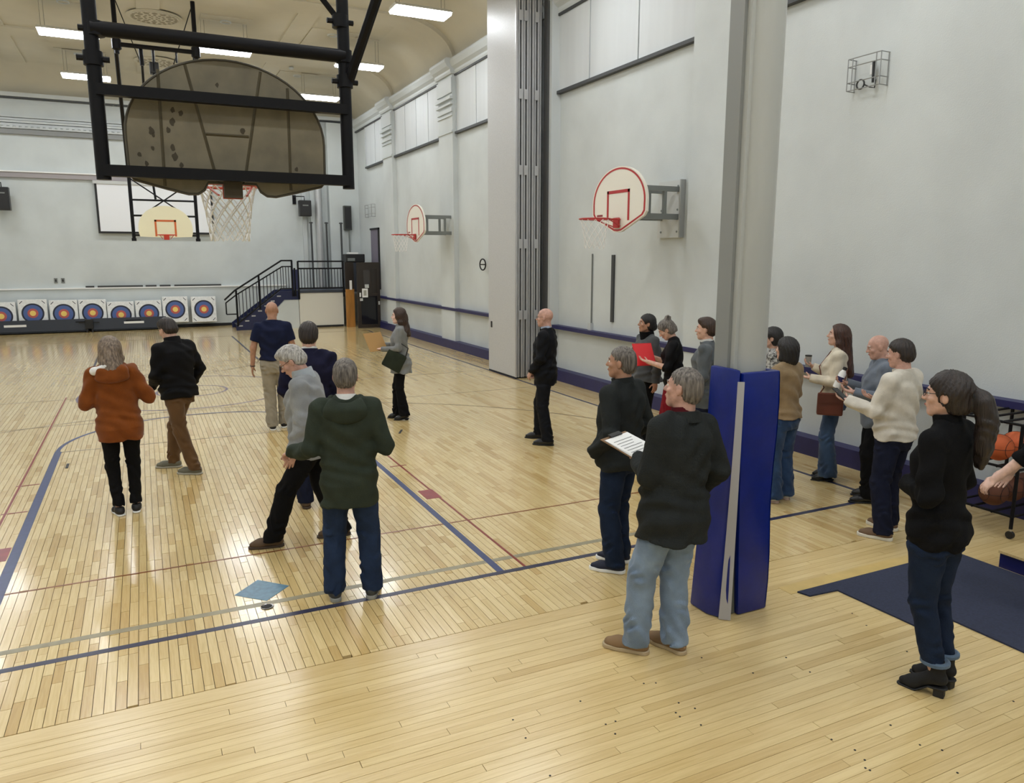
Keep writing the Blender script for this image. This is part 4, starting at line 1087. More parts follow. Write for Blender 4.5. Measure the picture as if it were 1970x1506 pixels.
    # ---- hair
    if hair:
        kind = hair['kind']; hr = .0062*det; c = hd((0, -.02, 0)); dn = hair.get('len', .12)
        F = Field(c-npa(.22, .24, .20+dn)*s, c+npa(.22, .22, .20)*s, hr)
        t_ = hair.get('thick', .010)
        up = Rh@npa(0, 0, 1); fr = Rh@npa(0, 1, 0)
        if kind in ('short', 'balding', 'buzz'):
            g = t_
            F.ell(hd((0, -.014, .03)), ((.0775+g)*s, (.098+g)*s, (.089+g*1.2)*s), Rh, .01)
            F.ell(hd((0, -.045, -.03)), ((.070+g)*s, (.068+g)*s, (.072+g*.5)*s), Rh, .03)
            if hair.get('top'): F.ell(hd((0, .02, .095)), (.062*s, .07*s, .03*s), Rh, .03)
            x, y, z = F.xyz((slice(None),)*3); o = hd((0, 0, 0))
            q = [(Rh[0, i]*(x-o[0])+Rh[1, i]*(y-o[1])+Rh[2, i]*(z-o[2]))/s for i in range(3)]
            line_ = np.interp(q[1], [-.12, -.07, -.035, .0, .03, .055, .075, .1], [-.082, -.078, -.062, .0, .012, .050, .064, .075])
            cut = (line_-q[2])*.75
            F.F[:] += (s*(g+.001)*np.clip(1-(q[2]-line_)/.045, 0, 1)*np.where(q[1] > .05, .3, 1)).astype(np.float32)
            ear = .026-np.sqrt((q[1]+.006)**2+(q[2]+.012)**2)
            cut = np.maximum(cut, np.where(np.abs(q[0]) > .05, ear, -1))
            if kind == 'balding':
                bald = hair.get('bald', .055)
                dome = np.maximum(q[2]-bald, -(q[1]+.095))
                cut = np.maximum(cut, np.minimum(dome, .05))
                cut = np.maximum(cut, q[1]-.045)
            F.F[:] = np.maximum(F.F, (cut*s).astype(np.float32))
        else:
            g = t_+.004
            F.ell(hd((0, -.014, .03)), ((.0775+g)*s, (.098+g)*s, (.089+g)*s), Rh, .01)
            F.ell(hd((0, -.045, -.03)), ((.072+g)*s, (.070+g)*s, (.080+g)*s), Rh, .03)
            x, y, z = F.xyz((slice(None),)*3); o = hd((0, 0, 0))
            q = [(Rh[0, i]*(x-o[0])+Rh[1, i]*(y-o[1])+Rh[2, i]*(z-o[2]))/s for i in range(3)]
            cut = q[1]*.80-q[2]*.55-.030 if kind in ('pony', 'bun', 'tied') else np.maximum(q[1]*.85-.25*q[2]-.040, -.2)
            if kind in ('pony', 'bun', 'tied'):
                ear = .026-np.sqrt((q[1]+.004)**2+(q[2]+.014)**2); cut = np.maximum(cut, np.where(np.abs(q[0]) > .05, ear, -1)); cut = np.maximum(cut, -q[2]-.09)
            F.F[:] = np.maximum(F.F, (cut*s).astype(np.float32))
            if kind == 'bob':
                for sg in (-1, 1): F.cone(hd((.062*sg, -.02, .03)), hd((.078*sg, .0, -.095)), .032*s, .034*s, .03)
                F.cone(hd((0, -.075, .02)), hd((0, -.075, -.105)), .052*s, .062*s, .04)
                for sg in (-1, 1): F.cone(hd((.04*sg, -.06, 0)), hd((.05*sg, -.05, -.11)), .04*s, .045*s, .03)
            if kind == 'long':
                L = dn
                for sg in (-1, 1):
                    F.cone(hd((.060*sg, -.02, .03)), hd((.078*sg, -.02, -.09)), .032*s, .034*s, .03)
                    F.cone(hd((.074*sg, -.03, -.09)), hd((.070*sg, -.055-L*.35, -.12-L*.8)), .034*s, .024*s, .03)
                    F.cone(hd((.035*sg, -.08, -.02)), hd((.040*sg, -.085-L*.35, -.12-L)), .045*s, .034*s, .03)
                F.cone(hd((0, -.085, 0)), hd((0, -.095-L*.35, -.12-L)), .05*s, .036*s, .03)
                for fx, fy in hair.get('front', ()): F.cone(hd((fx, .02, -.03)), hd((fx*1.1, fy, -.12-L*.75)), .030*s, .020*s, .03)
            if kind == 'pony':
                pts = hair.get('tail', [(0, -.115, .03), (0, -.165, -.01), (.0, -.195, -.12), (0, -.19, -.25), (.01, -.17, -.36)])
                rs = [.030, .046, .052, .044, .016]
                for i in range(len(pts)-1): F.cone(hd(pts[i]), hd(pts[i+1]), rs[i]*s, rs[i+1]*s, .02)
                for i in range(1, len(pts)-1):
                    for sg in (-1, 1): F.cone(hd((pts[i][0]+.03*sg, pts[i][1]-.02, pts[i][2])), hd((pts[i+1][0]+.02*sg, pts[i+1][1]-.02, pts[i+1][2])), .022*s, .016*s, .015)
            if kind == 'bun':
                F.ell(hd((0, -.085, .105)), (.045*s, .042*s, .040*s), Rh, .012)
                for a in range(5): F.ell(hd((.03*cos(a*1.3), -.085+.03*sin(a*1.3), .11+.02*cos(a*2))), (.022*s, .022*s, .02*s), Rh, .008)
            if kind == 'tied': F.ell(hd((0, -.11, -.045)), (.042*s, .034*s, .04*s), Rh, .02)
        x, y, z = F.xyz((slice(None),)*3); o = hd((0, 0, 0)); wv = hair.get('wave', 0)
        ang = np.arctan2((x-o[0])*Rh[0, 0]+(y-o[1])*Rh[1, 0], (x-o[0])*Rh[0, 1]+(y-o[1])*Rh[1, 1])
        F.F[:] += (.0022*np.sin(ang*23+6*np.sin(z*14)*(1+wv))+.0016*np.sin(ang*41+z*30)+.005*wv*np.sin(z*46+ang*3)).astype(np.float32)
        ho = sdf_obj('hair', [F.mesh()], hm, T)
        if kind == 'pony': MB().tube([hd((.033*cos(a), -.128+.01*sin(a), .008+.033*sin(a))) for a in [2*pi*k/14 for k in range(14)]], .007*s, 6, True).build('hair_tie', M_dark, ho, True)
    # ---- upper garment
    g = top.get('grow', .02); hem = top.get('hem', -.10); rs_ = top.get('arm', (.062, .052, .042)); hc = .0098*det
    allp = [sh['l'], sh['r'], J['l'][1], J['r'][1], J['l'][2], J['r'][2], ub((0, 0, hem)), ub((0, 0, .56))]
    lo = np.min(allp, 0)-npa(.13, .24, .12)*s; hi = np.max(allp, 0)+npa(.13, .24, .10)*s
    lo[0] = min(lo[0], -.30*s); hi[0] = max(hi[0], .30*s)
    F = Field(lo, hi, hc)
    ss = list(secs_s)
    fl = top.get('flare', 0)
    ex_ = []
    for z, w_, d, y in ss:
        k_ = max(0, (.10*s-z)/s)
        if top.get('boxy') and z < .36*s: w_ = max(w_, (.158 if sex == 'f' else .166)*broad*s); d = max(d, .108*s)
        nk = g*s*.85*min(max((z/s-.42)/.10, 0), 1)
        ex_.append((z, w_+fl*k_*s-nk, d+fl*k_*s*.8-nk, y))
    if hem < -.14: ex_ = [(hem*s, ex_[0][1]+fl*(-.14-hem)*s, ex_[0][2]+fl*(-.14-hem)*s, ex_[0][3])]+ex_
    F.loft(hip0*s, Rub, ex_, .02, g*s, zlo=hem*s)
    for sg, sd in ((-1, 'l'), (1, 'r')):
        S, E, W, u, f, h = J[sd]; sl_ = top.get('sleeve', 1.0)
        F.cone(ub((.03*sg, -.02, .535)), S+npa(0, 0, .005)*s, .045*s, (rs_[0]-.006)*s, .05)
        if sl_ < .7:
            e2 = S+(E-S)*sl_; F.cone(S, E, rs_[0]*s, (rs_[0]+.004)*s, .03, cuts=[(e2, u)])
        else:
            F.cone(S, E, rs_[0]*s, rs_[1]*s, .03); w2 = E+(W-E)*min((sl_-.7)/.3, 1.0)
            F.cone(E, W+f*.05*s, rs_[1]*s, rs_[2]*s, .012, cuts=[(w2+f*.012*s, f)])
    x, y, z = F.xyz((slice(None),)*3); am = top.get('wrinkle', .0075)
    F.F[:] += (am*(np.sin(z*38+5*np.sin(x*9+pos[0])+4*np.sin(y*8)) * (.5+.5*np.sin(x*13+z*7+pos[1]))+.5*np.sin(x*31+z*22+3*np.sin(z*11))+.9*np.exp(-((z/s-hz-.06)/.07)**2)*np.sin(z*70+20*x+3*np.sin(9*y)))).astype(np.float32)
    for sd in 'lr':
        E_ = J[sd][1]; f_ = J[sd][4]; dd = np.sqrt((x-E_[0])**2+(y-E_[1])**2+(z-E_[2])**2)
        F.F[:] += (.0045*np.exp(-(dd/(.10*s))**2)*np.sin(95*((x-E_[0])*f_[0]+(y-E_[1])*f_[1]+(z-E_[2])*f_[2])+25*x)).astype(np.float32)
    tp = sdf_obj(top.get('name', 'sweater'), [F.mesh()], top['m'], T)
    # neck opening pieces
    def neck_ring(nm, m, r0, z0, z1, th, back=.0, open_=False):
        b = MB(); n = 28; a0, a1 = (radians(118), radians(422)) if open_ else (0, 2*pi)
        rng = n if open_ else n
        for zz, rr in ((z0, r0+th), (z1, r0*.93+th), (z1, r0*.93), (z0, r0)):
            for k in range(n+1):
                a = a0+(a1-a0)*k/n; b.v.append(tuple(ub((rr*1.08*cos(a), -.018+back*(1 if zz == z1 else 0)+rr*sin(a)*1.05+.012*(zz-z0)/.05, zz+(.012*(-sin(a)) if zz == z1 else -.012*(sin(a)))))))
        N = n+1
        for ring_ in range(4):
            for k in range(n): b.f.append((ring_*N+k, ring_*N+k+1, ((ring_+1) % 4)*N+k+1, ((ring_+1) % 4)*N+k))
        return b.build(nm, m, tp, True)
    if 'collar' in top:
        cc = top['collar']; neck_ring(cc.get('name', 'collar'), cc['m'], cc.get('r', .066 if sex == 'm' else .058), cc.get('z0', .515), cc.get('z1', .575), cc.get('th', .012), 0, cc.get('open', False))
    if 'shirt' in top: neck_ring('shirt_collar', top['shirt'], .060, .525, top.get('shirtz', .592), .008)
    if 'hood' in top:
        c = ub((0, -.10, .50)); F = Field(c-.26*s, c+.26*s, .009*det)
        for sg in (-1, 1):
            F.cone(ub((.0, -.125, .475)), ub((.085*sg, -.10, .515)), .048*s, .040*s, .03)
            F.cone(ub((.085*sg, -.10, .515)), ub((.095*sg, -.01, .535)), .040*s, .030*s, .03)
            F.cone(ub((.095*sg, -.01, .535)), ub((.05*sg, .075, .50)), .030*s, .020*s, .03)
        F.ell(ub((0, -.115, .452)), (.150*s, .055*s, .062*s), Rub, .06)
        F.ell(ub((0, -.055, .585)), (.085*s, .075*s, .085*s), Rub, .02, 's')
        x, y, z = F.xyz((slice(None),)*3); F.F[:] += (.004*np.sin(z*60+8*np.abs(x))).astype(np.float32)
        sdf_obj('hood', [F.mesh()], top['hood'], tp)
    if 'lining' in top:
        c = ub((-.10, -.06, .53)); F = Field(c-.13*s, c+.13*s, .008*det)
        F.cone(ub((-.03, -.125, .555)), ub((-.145, -.10, .515)), .026*s, .036*s, .02); F.cone(ub((-.145, -.10, .515)), ub((-.15, .0, .525)), .034*s, .014*s, .02)
        sdf_obj('hood_lining', [F.mesh()], top['lining'], tp)
    # ---- trousers / skirt
    hw = pants.get('hem', .075); kw = pants.get('knee', .072); th_ = pants.get('thigh', .092); end = pants.get('end', .055)
    F = Field(npa(-.34, -.55, .0)*s, npa(.34, .55, hz+.15)*s, .0102*det)
    sp_ = [(z*s, w_*s, d*s, y*s) for z, w_, d, y in secs if z <= .15]
    F.loft(hip0*s, Rub if abs(lean) < 12 else np.eye(3), sp_, .02, .006*s)
    for sd in 'lr':
        a, b_, c_, fd, lf = LG[sd]
        F.cone(a+npa(0, -.01, -.02)*s, b_, th_*s, kw*s, .03); e2 = npa(c_[0], c_[1], end*s+heel*s+lf); dv = nrm(c_-b_)
        F.cone(b_, c_+dv*.08*s, kw*s, hw*s, .02, cuts=[(npa(c_[0], c_[1], (end+heel)*s+lf), npa(0, 0, -1))])
    if 'skirt' in pants:
        k_ = pants['skirt']; F.loft(hip0*s, np.eye(3), [(-k_*s, .23*s, .18*s, 0), (-.15*s, .19*s, .14*s, 0), (0, .17*s, .125*s, -.01)], .02)
    x, y, z = F.xyz((slice(None),)*3); zr = z/s
    msk = .35+.9*np.exp(-((zr-.16)/.10)**2)+.5*np.exp(-((zr-.50)/.09)**2)+.5*np.exp(-((zr-.86)/.07)**2); am = pants.get('wrinkle', .0095)
    F.F[:] += (am*msk*(np.sin(zr*62+5*np.sin(x*15+y*19+pos[0]*5)+2*np.sin(zr*23+y*11))*(.4+.6*np.sin(x*27-y*21+zr*17+pos[1]*3))+.35*np.sin(zr*47+x*60-y*45))).astype(np.float32)
    F.F[:] += (.035*np.clip((z/s-(hz+hem)-.0)/.05, 0, 1)).astype(np.float32)
    tr_ = sdf_obj(pants.get('name', 'trousers'), [F.mesh()], pants['m'], T)
    if pants.get('cuff'):
        for sd in 'lr':
            a, b_, c_, fd, lf = LG[sd]; dv = nrm(c_-b_); p0 = npa(c_[0], c_[1], (end+heel)*s+lf)+npa(-dv[0]/dv[2]*0, 0, .012)
            MB().tube([p0+npa((hw+.004)*s*cos(a_), (hw+.004)*s*sin(a_), 0) for a_ in [2*pi*k/20 for k in range(20)]], .016*s, 6, True).build('rolled_cuff', pants['cuff'], tr_, True)
    # ---- shoes
    for sd in 'lr':
        a, b_, c_, fd, lf = LG[sd]; sc = s*(1 if sex == 'm' else .9); z0 = lf; rt = npa(fd[1], -fd[0], 0)
        P = lambda f_, r_, z_: npa(c_[0], c_[1], 0)+fd*f_*sc+rt*r_*sc+npa(0, 0, z_*sc+z0)
        c0 = P(.05, 0, .08); F = Field(c0-.24*sc-npa(0, 0, .02), c0+.24*sc+npa(0, 0, heel), .0058*det); hl = heel/ .9
        th = shoes.get('sole_t', .022)
        ins = -.006 if sd == 'r' else .006
        F.cone(P(-.045, 0, .045+hl), P(-.01, 0, .055+hl), .036*sc, .040*sc, .02)
        F.cone(P(-.01, 0, .055+hl), P(.11, ins, .035+hl*.12), .042*sc, .040*sc, .03)
        F.cone(P(.11, ins, .035+hl*.08), P(shoes.get('toe', .165), ins, .030), .041*sc, shoes.get('tip', .028)*sc, .03)
        F.cone(P(-.02, 0, .06+hl), P(-.015, 0, shoes.get('high', .085)+hl), .040*sc, shoes.get('shaft', .040)*sc, .02, cuts=[(P(0, 0, shoes.get('high', .085)+hl), npa(0, 0, 1))])
        if heel: pass
        x, y, z = F.xyz((slice(None),)*3)
        zl = th*sc+z0 if not heel else None
        if not heel: F.F[:] = np.maximum(F.F, (zl-.002-z).astype(np.float32)+0*x.astype(np.float32)+0*y.astype(np.float32))
        else:
            al = ((x-c_[0])*fd[0]+(y-c_[1])*fd[1])/sc; base = np.interp(al, [-.06, .02, .09, .2], [heel*s, heel*s*.9, .012, .010])
            F.F[:] = np.maximum(F.F, (base-z).astype(np.float32))
        so = sdf_obj('boot' if shoes.get('high', 0) > .1 else 'shoe', [F.mesh()], shoes['m'], T)
        F = Field(c0-.24*sc-npa(0, 0, .02), c0+.24*sc+npa(0, 0, .02), .0055*det); x, y, z = F.xyz((slice(None),)*3)
        al = ((x-c_[0])*fd[0]+(y-c_[1])*fd[1])/sc; ac = ((x-c_[0])*rt[0]+(y-c_[1])*rt[1])/sc-ins*np.clip(al/.15, 0, 1); toe = shoes.get('toe', .165)+.004
        t_ = np.clip((al+.045)/(toe+.045), 0, 1); rad = np.interp(t_, [0, .3, .7, 1], [.040, .037, .047, shoes.get('tip', .028)+.007])
        d2 = np.sqrt((al-(-.045+t_*(toe+.045)))**2+ac**2)-rad
        if heel:
            base = np.interp(al, [-.06, .02, .09, .2], [heel*s, heel*s*.9, .012, .010]); d = np.maximum(d2*sc, np.maximum(base-.012-z, z-base))
            blk = np.maximum(np.maximum(np.abs(al+.040)-.030, np.abs(ac)-.028)*sc, np.maximum(.001-z, z-heel*s)); d = np.minimum(d, blk)
        else: d = np.maximum(d2*sc, np.maximum(z0+.001-z, z-z0-th*sc))
        F.F[:] = d.astype(np.float32); sdf_obj('sole', [F.mesh()], shoes['sole'], so)
    return dict(T=T, s=s, J=J, ub=ub, hd=hd, A=A, LG=LG, pos=pos)

def to_world(P, p):
    a = -P['A']; return (P['pos'][0]+p[0]*cos(a)-p[1]*sin(a), P['pos'][1]+p[0]*sin(a)+p[1]*cos(a), p[2])
# ---------------------------------------------------------------- clothes
C_orange = cloth('rust_orange', (122, 64, 20)); C_blackp = cloth('black_knit', (20, 20, 22), rough=.9); C_black = cloth('black_jacket', (17, 17, 20), rough=.7); C_suit = cloth('black_suit', (20, 22, 28), rough=.7)
C_navypolo = cloth('navy_polo', (26, 32, 58)); C_navysuit = cloth('navy_suit', (28, 28, 50)); C_grey = cloth('grey_sweater', (146, 149, 152), var=.05); C_greyl = cloth('light_grey', (176, 184, 192))
C_green = cloth('dark_green', (50, 57, 48)); C_wgrey = cloth('grey_cardigan', (126, 128, 128)); C_char = cloth('charcoal_fleece', (40, 43, 43), bump=.6, bscale=110); C_char2 = cloth('charcoal_jacket', (40, 43, 43), bump=.4)
C_dgrey = cloth('dark_grey_wool', (78, 80, 82)); C_maroon = cloth('maroon', (84, 24, 30)); C_tan = cloth('tan_knit', (146, 124, 94)); C_cream = cloth('cream_knit', (212, 202, 182)); C_oat = cloth('oatmeal_knit', (206, 200, 188))
C_blueg = cloth('blue_grey_shirt', (106, 114, 126)); C_gsuit = cloth('grey_blazer', (86, 91, 95)); C_white = cloth('white_cotton', (226, 226, 224)); C_shirtb = cloth('pale_blue_shirt', (176, 190, 214))
C_floral = cloth('floral_print', (34, 34, 36), var=.01, vs=42, rgb2=(200, 198, 192)); 
J_dark = cloth('dark_jeans', (36, 50, 76), var=.10); J_mid = cloth('mid_jeans', (44, 66, 100), var=.12); J_light = cloth('light_jeans', (124, 142, 164), var=.10, vs=5); J_navy = cloth('navy_trousers', (24, 28, 46)); J_indigo = cloth('indigo_jeans', (28, 40, 62), var=.08); J_flare = cloth('faded_flares', (62, 82, 112), var=.16, vs=4)
K_khaki = cloth('brown_khaki', (98, 72, 46)); K_stone = cloth('stone_khaki', (150, 142, 126)); R_dress = cloth('dark_red_dress', (122, 22, 32))
S_blackw = dict(m=mat('shoe_black', (24, 23, 24), .6), sole=M_white); S_black = dict(m=mat('shoe_black_leather', (20, 19, 20), .35), sole=M_dark, sole_t=.018, tip=.024)
S_olive = dict(m=mat('shoe_olive', (112, 110, 96), .8), sole=mat('sole_pale', (176, 172, 160), .7)); S_brown = dict(m=mat('shoe_brown', (92, 72, 52), .7), sole=mat('sole_brown', (70, 56, 44), .7)); S_tan = dict(m=mat('shoe_tan_suede', (136, 108, 76), .8), sole=mat('sole_cream', (184, 164, 132), .7), sole_t=.026, tip=.034)
S_navyw = dict(m=mat('shoe_navy', (22, 28, 50), .7), sole=M_white, sole_t=.03); S_trail = dict(m=mat('shoe_grey_trail', (62, 62, 58), .7), sole=mat('sole_grey', (150, 150, 144), .7), sole_t=.03, tip=.034); S_brw = dict(m=mat('shoe_taupe', (110, 86, 64), .7), sole=mat('sole_white_rubber', (226, 222, 208), .6), sole_t=.03, tip=.032)
S_white = dict(m=mat('shoe_white', (226, 222, 216), .6), sole=mat('sole_rose', (206, 180, 170), .6), sole_t=.03); S_heel = dict(m=S_black['m'], sole=M_dark, heel=.03, tip=.018); S_boot = dict(m=mat('boot_suede_black', (23, 22, 23), .85), sole=M_dark, heel=.062, high=.155, shaft=.050, tip=.026)
HD = lambda n=(0, 0, -1), th=(0, 1, .2), curl=.35, **k: dict(n=n, thumb=th, curl=curl, **k)
def facing(x, y, wx, wy): pass

P_orange = person('woman seen from behind in a rust orange hoodie with long ash hair', (-.30, 7.92), 4, 1.71,
    dict(m=C_orange, name='hoodie', hem=-.175, grow=.03, boxy=1, flare=.05, arm=(.070, .066, .046), hood=C_orange, lining=C_white, shirt=C_white, shirtz=.575), dict(m=C_blackp, name='joggers', hem=.047, knee=.062, thigh=.092, end=.10, fw=((-.37, 7.90, -22), (-.22, 7.95, 2))), S_blackw,
    dict(kind='long', len=.09, thick=.012), {'l': ((-.34, -.05, -1), (.35, .9, -.05), HD((1, 0, 0), (0, 0, 1))), 'r': ((.52, .02, -1), (-.35, .9, .1), HD((-1, 0, 0), (0, 0, 1)))}, sex='f', hcol='ash', head=(0, 14, 0), side=-2)
P_blackj = person('man walking away in a black jacket and brown khaki trousers', (.27, 9.28), -52, 1.79,
    dict(m=C_black, name='jacket', hem=-.07, grow=.04, arm=(.072, .064, .05), collar=dict(m=C_black, z1=.60, r=.072)), dict(m=K_khaki, hem=.064, knee=.074, thigh=.098, fw=((.37, 9.08, -12), (.17, 9.50, -22))), S_olive,
    dict(kind='short', thick=.012, top=1), {'l': ((-.15, .1, -1), (.5, .6, -.5), None), 'r': ((.38, -.2, -1), (-.25, .5, -.9), None)}, hcol='dark', head=(-6, 22, 0), lean=4, twist=18)
P_polo = person('bald man seen from behind in a navy polo shirt and stone trousers', (1.60, 11.05), 4, 1.82,
    dict(m=C_navypolo, name='polo_shirt', hem=.03, grow=.022, sleeve=.66, arm=(.066, .05, .04), collar=dict(m=C_navypolo, z1=.57)), dict(m=K_stone, hem=.075, knee=.078, thigh=.10, fw=((1.52, 11.02, -10), (1.70, 11.12, 8))), S_blackw,
    None, {'l': ((-.28, -.02, -1), (-.10, .12, -1), HD((1, 0, 0), (0, 1, 0), .3)), 'r': ((.22, .1, -1), (-.5, .9, .2), HD((-1, 0, 0), (0, 0, 1)))}, skin='tan', hcol='brown', broad=1.03, head=(0, 6, 0))
P_navy = person('dark haired man in a navy suit jacket standing behind the man in green', (1.40, 7.40), 2, 1.82,
    dict(m=C_navysuit, name='suit_jacket', hem=-.18, grow=.03, arm=(.070, .060, .046), collar=dict(m=C_navysuit), shirt=C_white, lapel=1), dict(m=J_navy, hem=.075, fw=((1.29, 7.36, -10), (1.50, 7.42, 8))), S_brown,
    dict(kind='short', thick=.011), {'l': ((-.22, .05, -1), (.25, .7, -.6), HD((1, 0, 0), (0, 0, 1))), 'r': ((.22, -.02, -1), (-.05, .35, -1), HD((-1, 0, 0)))}, hcol='dark', head=(0, 4, 0))
P_greysw = person('silver haired man in a light grey sweater and glasses leaning forward', (1.13, 6.42), -88, 1.80,
    dict(m=C_grey, name='sweater', hem=-.13, grow=.036, arm=(.074, .068, .05), collar=dict(m=C_greyl, z1=.60, r=.074, th=.014)), dict(m=C_blackp, hem=.080, knee=.080, thigh=.10, fw=((.84, 6.42, -4), (1.42, 6.44, -4))), S_brown,
    dict(kind='short', thick=.012, top=1), {'l': ((-.18, -.05, -1), (.05, .35, -1), HD((1, 0, 0))), 'r': ((.15, .05, -1), (-.1, .3, -1), HD((-1, 0, 0)))}, skin='rosy', hcol='silver', head=(-8, 30, 0), lean=5, twist=14, hipshift=(0, -.06), glasses=True, belly=.15)
P_green = person('man seen from behind in a dark green hooded pullover and blue jeans', (1.21, 5.15), 4, 1.75,
    dict(m=C_green, name='pullover', hem=-.215, grow=.03, boxy=1, flare=.02, arm=(.068, .062, .050), hood=C_green, shirt=C_white, shirtz=.575), dict(m=J_dark, hem=.074, knee=.080, thigh=.105, fw=((1.085, 5.20, -12), (1.345, 5.13, 10))), S_trail,
    dict(kind='buzz', thick=.006), {'l': ((-.26, -.10, -1), (-.62, .8, -.28), HD((0, .3, -1), (1, .3, 0), .8)), 'r': ((.30, -.05, -1), (-.2, .9, .02), HD((-1, 0, 0), (0, 0, 1)))}, skin='rosy', hcol='salt', broad=.98, head=(0, 4, 0))
P_papers = person('woman with wavy brown hair in a grey cardigan and black trousers holding papers', (3.41, 10.92), -84, 1.65,
    dict(m=C_wgrey, name='cardigan', hem=-.20, grow=.026, flare=.14, arm=(.060, .052, .040)), dict(m=C_blackp, hem=.088, knee=.068, thigh=.092, end=.04, fw=((3.42, 10.82, -6), (3.38, 11.02, -4))), S_heel,
    dict(kind='long', len=.17, wave=.8, thick=.014), {'l': ((-.2, .1, -1), (.15, 1, .0), HD((0, 0, 1), (1, 0, 0), .35)), 'r': ((.2, .2, -1), (-.25, 1, .05), HD((0, 0, 1), (-1, 0, 0), .35))}, sex='f', skin='pale', hcol='brown')
P_bald = person('bald man with glasses in a black suit, hands clasped, beside the partition', (4.69, 8.69), -76, 1.78,
    dict(m=C_suit, name='suit_jacket', hem=-.16, grow=.028, arm=(.070, .058, .046), collar=dict(m=C_suit, z1=.565), shirt=C_shirtb, lapel=1), dict(m=C_suit, hem=.074, knee=.078, thigh=.10, fw=((4.63, 8.50, -6), (4.72, 8.90, -10))), S_black,
    None, {'l': ((-.16, .08, -1), (.42, .62, -.8), HD((.6, -.5, -.3), (0, 1, .2), .5)), 'r': ((.16, .08, -1), (-.42, .62, -.8), HD((-.6, -.5, -.3), (0, 1, .2), .5))}, skin='rosy', hcol='silver', glasses=True, belly=.10)
P_blk = person('grey haired man in charcoal jacket and dark jeans, hands in pockets, white-soled shoes', (3.24, 4.77), -58, 1.77,
    dict(m=C_char2, name='jacket', hem=-.10, grow=.036, flare=.10, arm=(.072, .066, .052), collar=dict(m=C_char2, z1=.585, r=.070)), dict(m=J_indigo, hem=.076, knee=.080, thigh=.10, fw=((3.17, 4.70, -22), (3.33, 4.86, -16))), S_navyw,
    dict(kind='short', thick=.005), {'l': ((-.30, -.28, -1), (.18, .75, -.7), None), 'r': ((.28, -.2, -1), (-.15, .75, -.7), None)}, skin='tan', hcol='salt', head=(-16, -2, 0), belly=.10, broad=1.02)
P_clip = person('man in charcoal fleece and pale jeans holding a clipboard by the blue pad', (2.74, 3.55), -46, 1.80,
    dict(m=C_char, name='fleece_jacket', hem=-.19, grow=.04, flare=.14, arm=(.072, .068, .052), collar=dict(m=C_char, z0=.505, z1=.565, r=.078, th=.018), shirt=C_maroon, shirtz=.59), dict(m=J_light, hem=.080, knee=.086, thigh=.108, wrinkle=.011, fw=((2.615, 3.62, -34), (2.845, 3.53, -8))), S_tan,
    dict(kind='short', thick=.003), {'l': ((-.16, .10, -1), (.55, 1, .12), HD((0, .2, 1), (.8, .2, .4), .4, grip=.3)), 'r': ((.26, -.25, -1), (.02, .75, -.75), None)}, skin='rosy', hcol='salt', head=(-20, -4, 0), belly=.16, broad=1.0, side=4, hipshift=(.05, -.03))
P_wool = person('woman in a dark grey wool jacket with black scarf facing left by the wall', (5.80, 8.0), -122, 1.71,
    dict(m=C_dgrey, name='jacket', hem=-.05, grow=.046, flare=.22, arm=(.068, .064, .050), collar=dict(m=C_blackp, name='scarf', z0=.49, z1=.60, r=.066, th=.026)), dict(m=C_blackp, hem=.066, knee=.066, thigh=.092), dict(m=S_black['m'], sole=M_white),
    dict(kind='tied', thick=.007), {'l': ((-.3, -.04, -1), (-.02, .1, -1), HD((1, 0, 0))), 'r': ((.28, -.04, -1), (0, .1, -1), HD((-1, 0, 0)))}, sex='f', skin='tan', hcol='black', head=(20, -4, 0))
P_bun = person('woman with grey hair in a bun and black cardigan looking down at a red folder', (5.80, 7.40), -88, 1.685,
    dict(m=C_black, name='cardigan', hem=-.06, grow=.026, sleeve=.74, arm=(.066, .060, .046)), dict(m=R_dress, name='dress_skirt', skirt=.46, hem=.055, knee=.06, thigh=.09, end=.45), S_heel,
    dict(kind='bun', thick=.008), {'l': ((-.22, .22, -1), (.2, .85, .22), HD((0, 0, 1), (1, 0, 0), .4)), 'r': ((.2, .25, -1), (-.2, .85, .35), HD((0, 0, 1), (-1, 0, 0), .4))}, sex='f', skin='fair', hcol='salt', head=(0, 30, 0), lean=5)
P_gsuit = person('brown haired man in a grey blazer and white shirt behind the blue pad', (5.66, 6.68), -82, 1.76,
    dict(m=C_gsuit, name='blazer', hem=-.18, grow=.03, arm=(.072, .060, .046), collar=dict(m=C_gsuit, z1=.565), shirt=C_white), dict(m=J_navy, hem=.074), S_black,
    dict(kind='short', thick=.013, top=1), {'l': ((-.22, 0, -1), (.1, .5, -.8), HD((1, 0, 0))), 'r': ((.22, 0, -1), (-.1, .5, -.8), HD((-1, 0, 0)))}, hcol='brown')
P_floral = person('dark haired woman in a black and white floral blouse behind the woman in tan', (6.28, 6.30), -86, 1.665,
    dict(m=C_floral, name='blouse', hem=-.12, grow=.028, arm=(.062, .055, .044)), dict(m=C_blackp, hem=.07), S_black, dict(kind='tied', thick=.010),
    {'l': ((-.2, .1, -1), (.4, .8, .1), HD((0, 0, 1), (1, 0, 0))), 'r': ((.2, .1, -1), (-.4, .8, .1), HD((0, 0, 1), (-1, 0, 0)))}, sex='f', skin='fair', hcol='black')
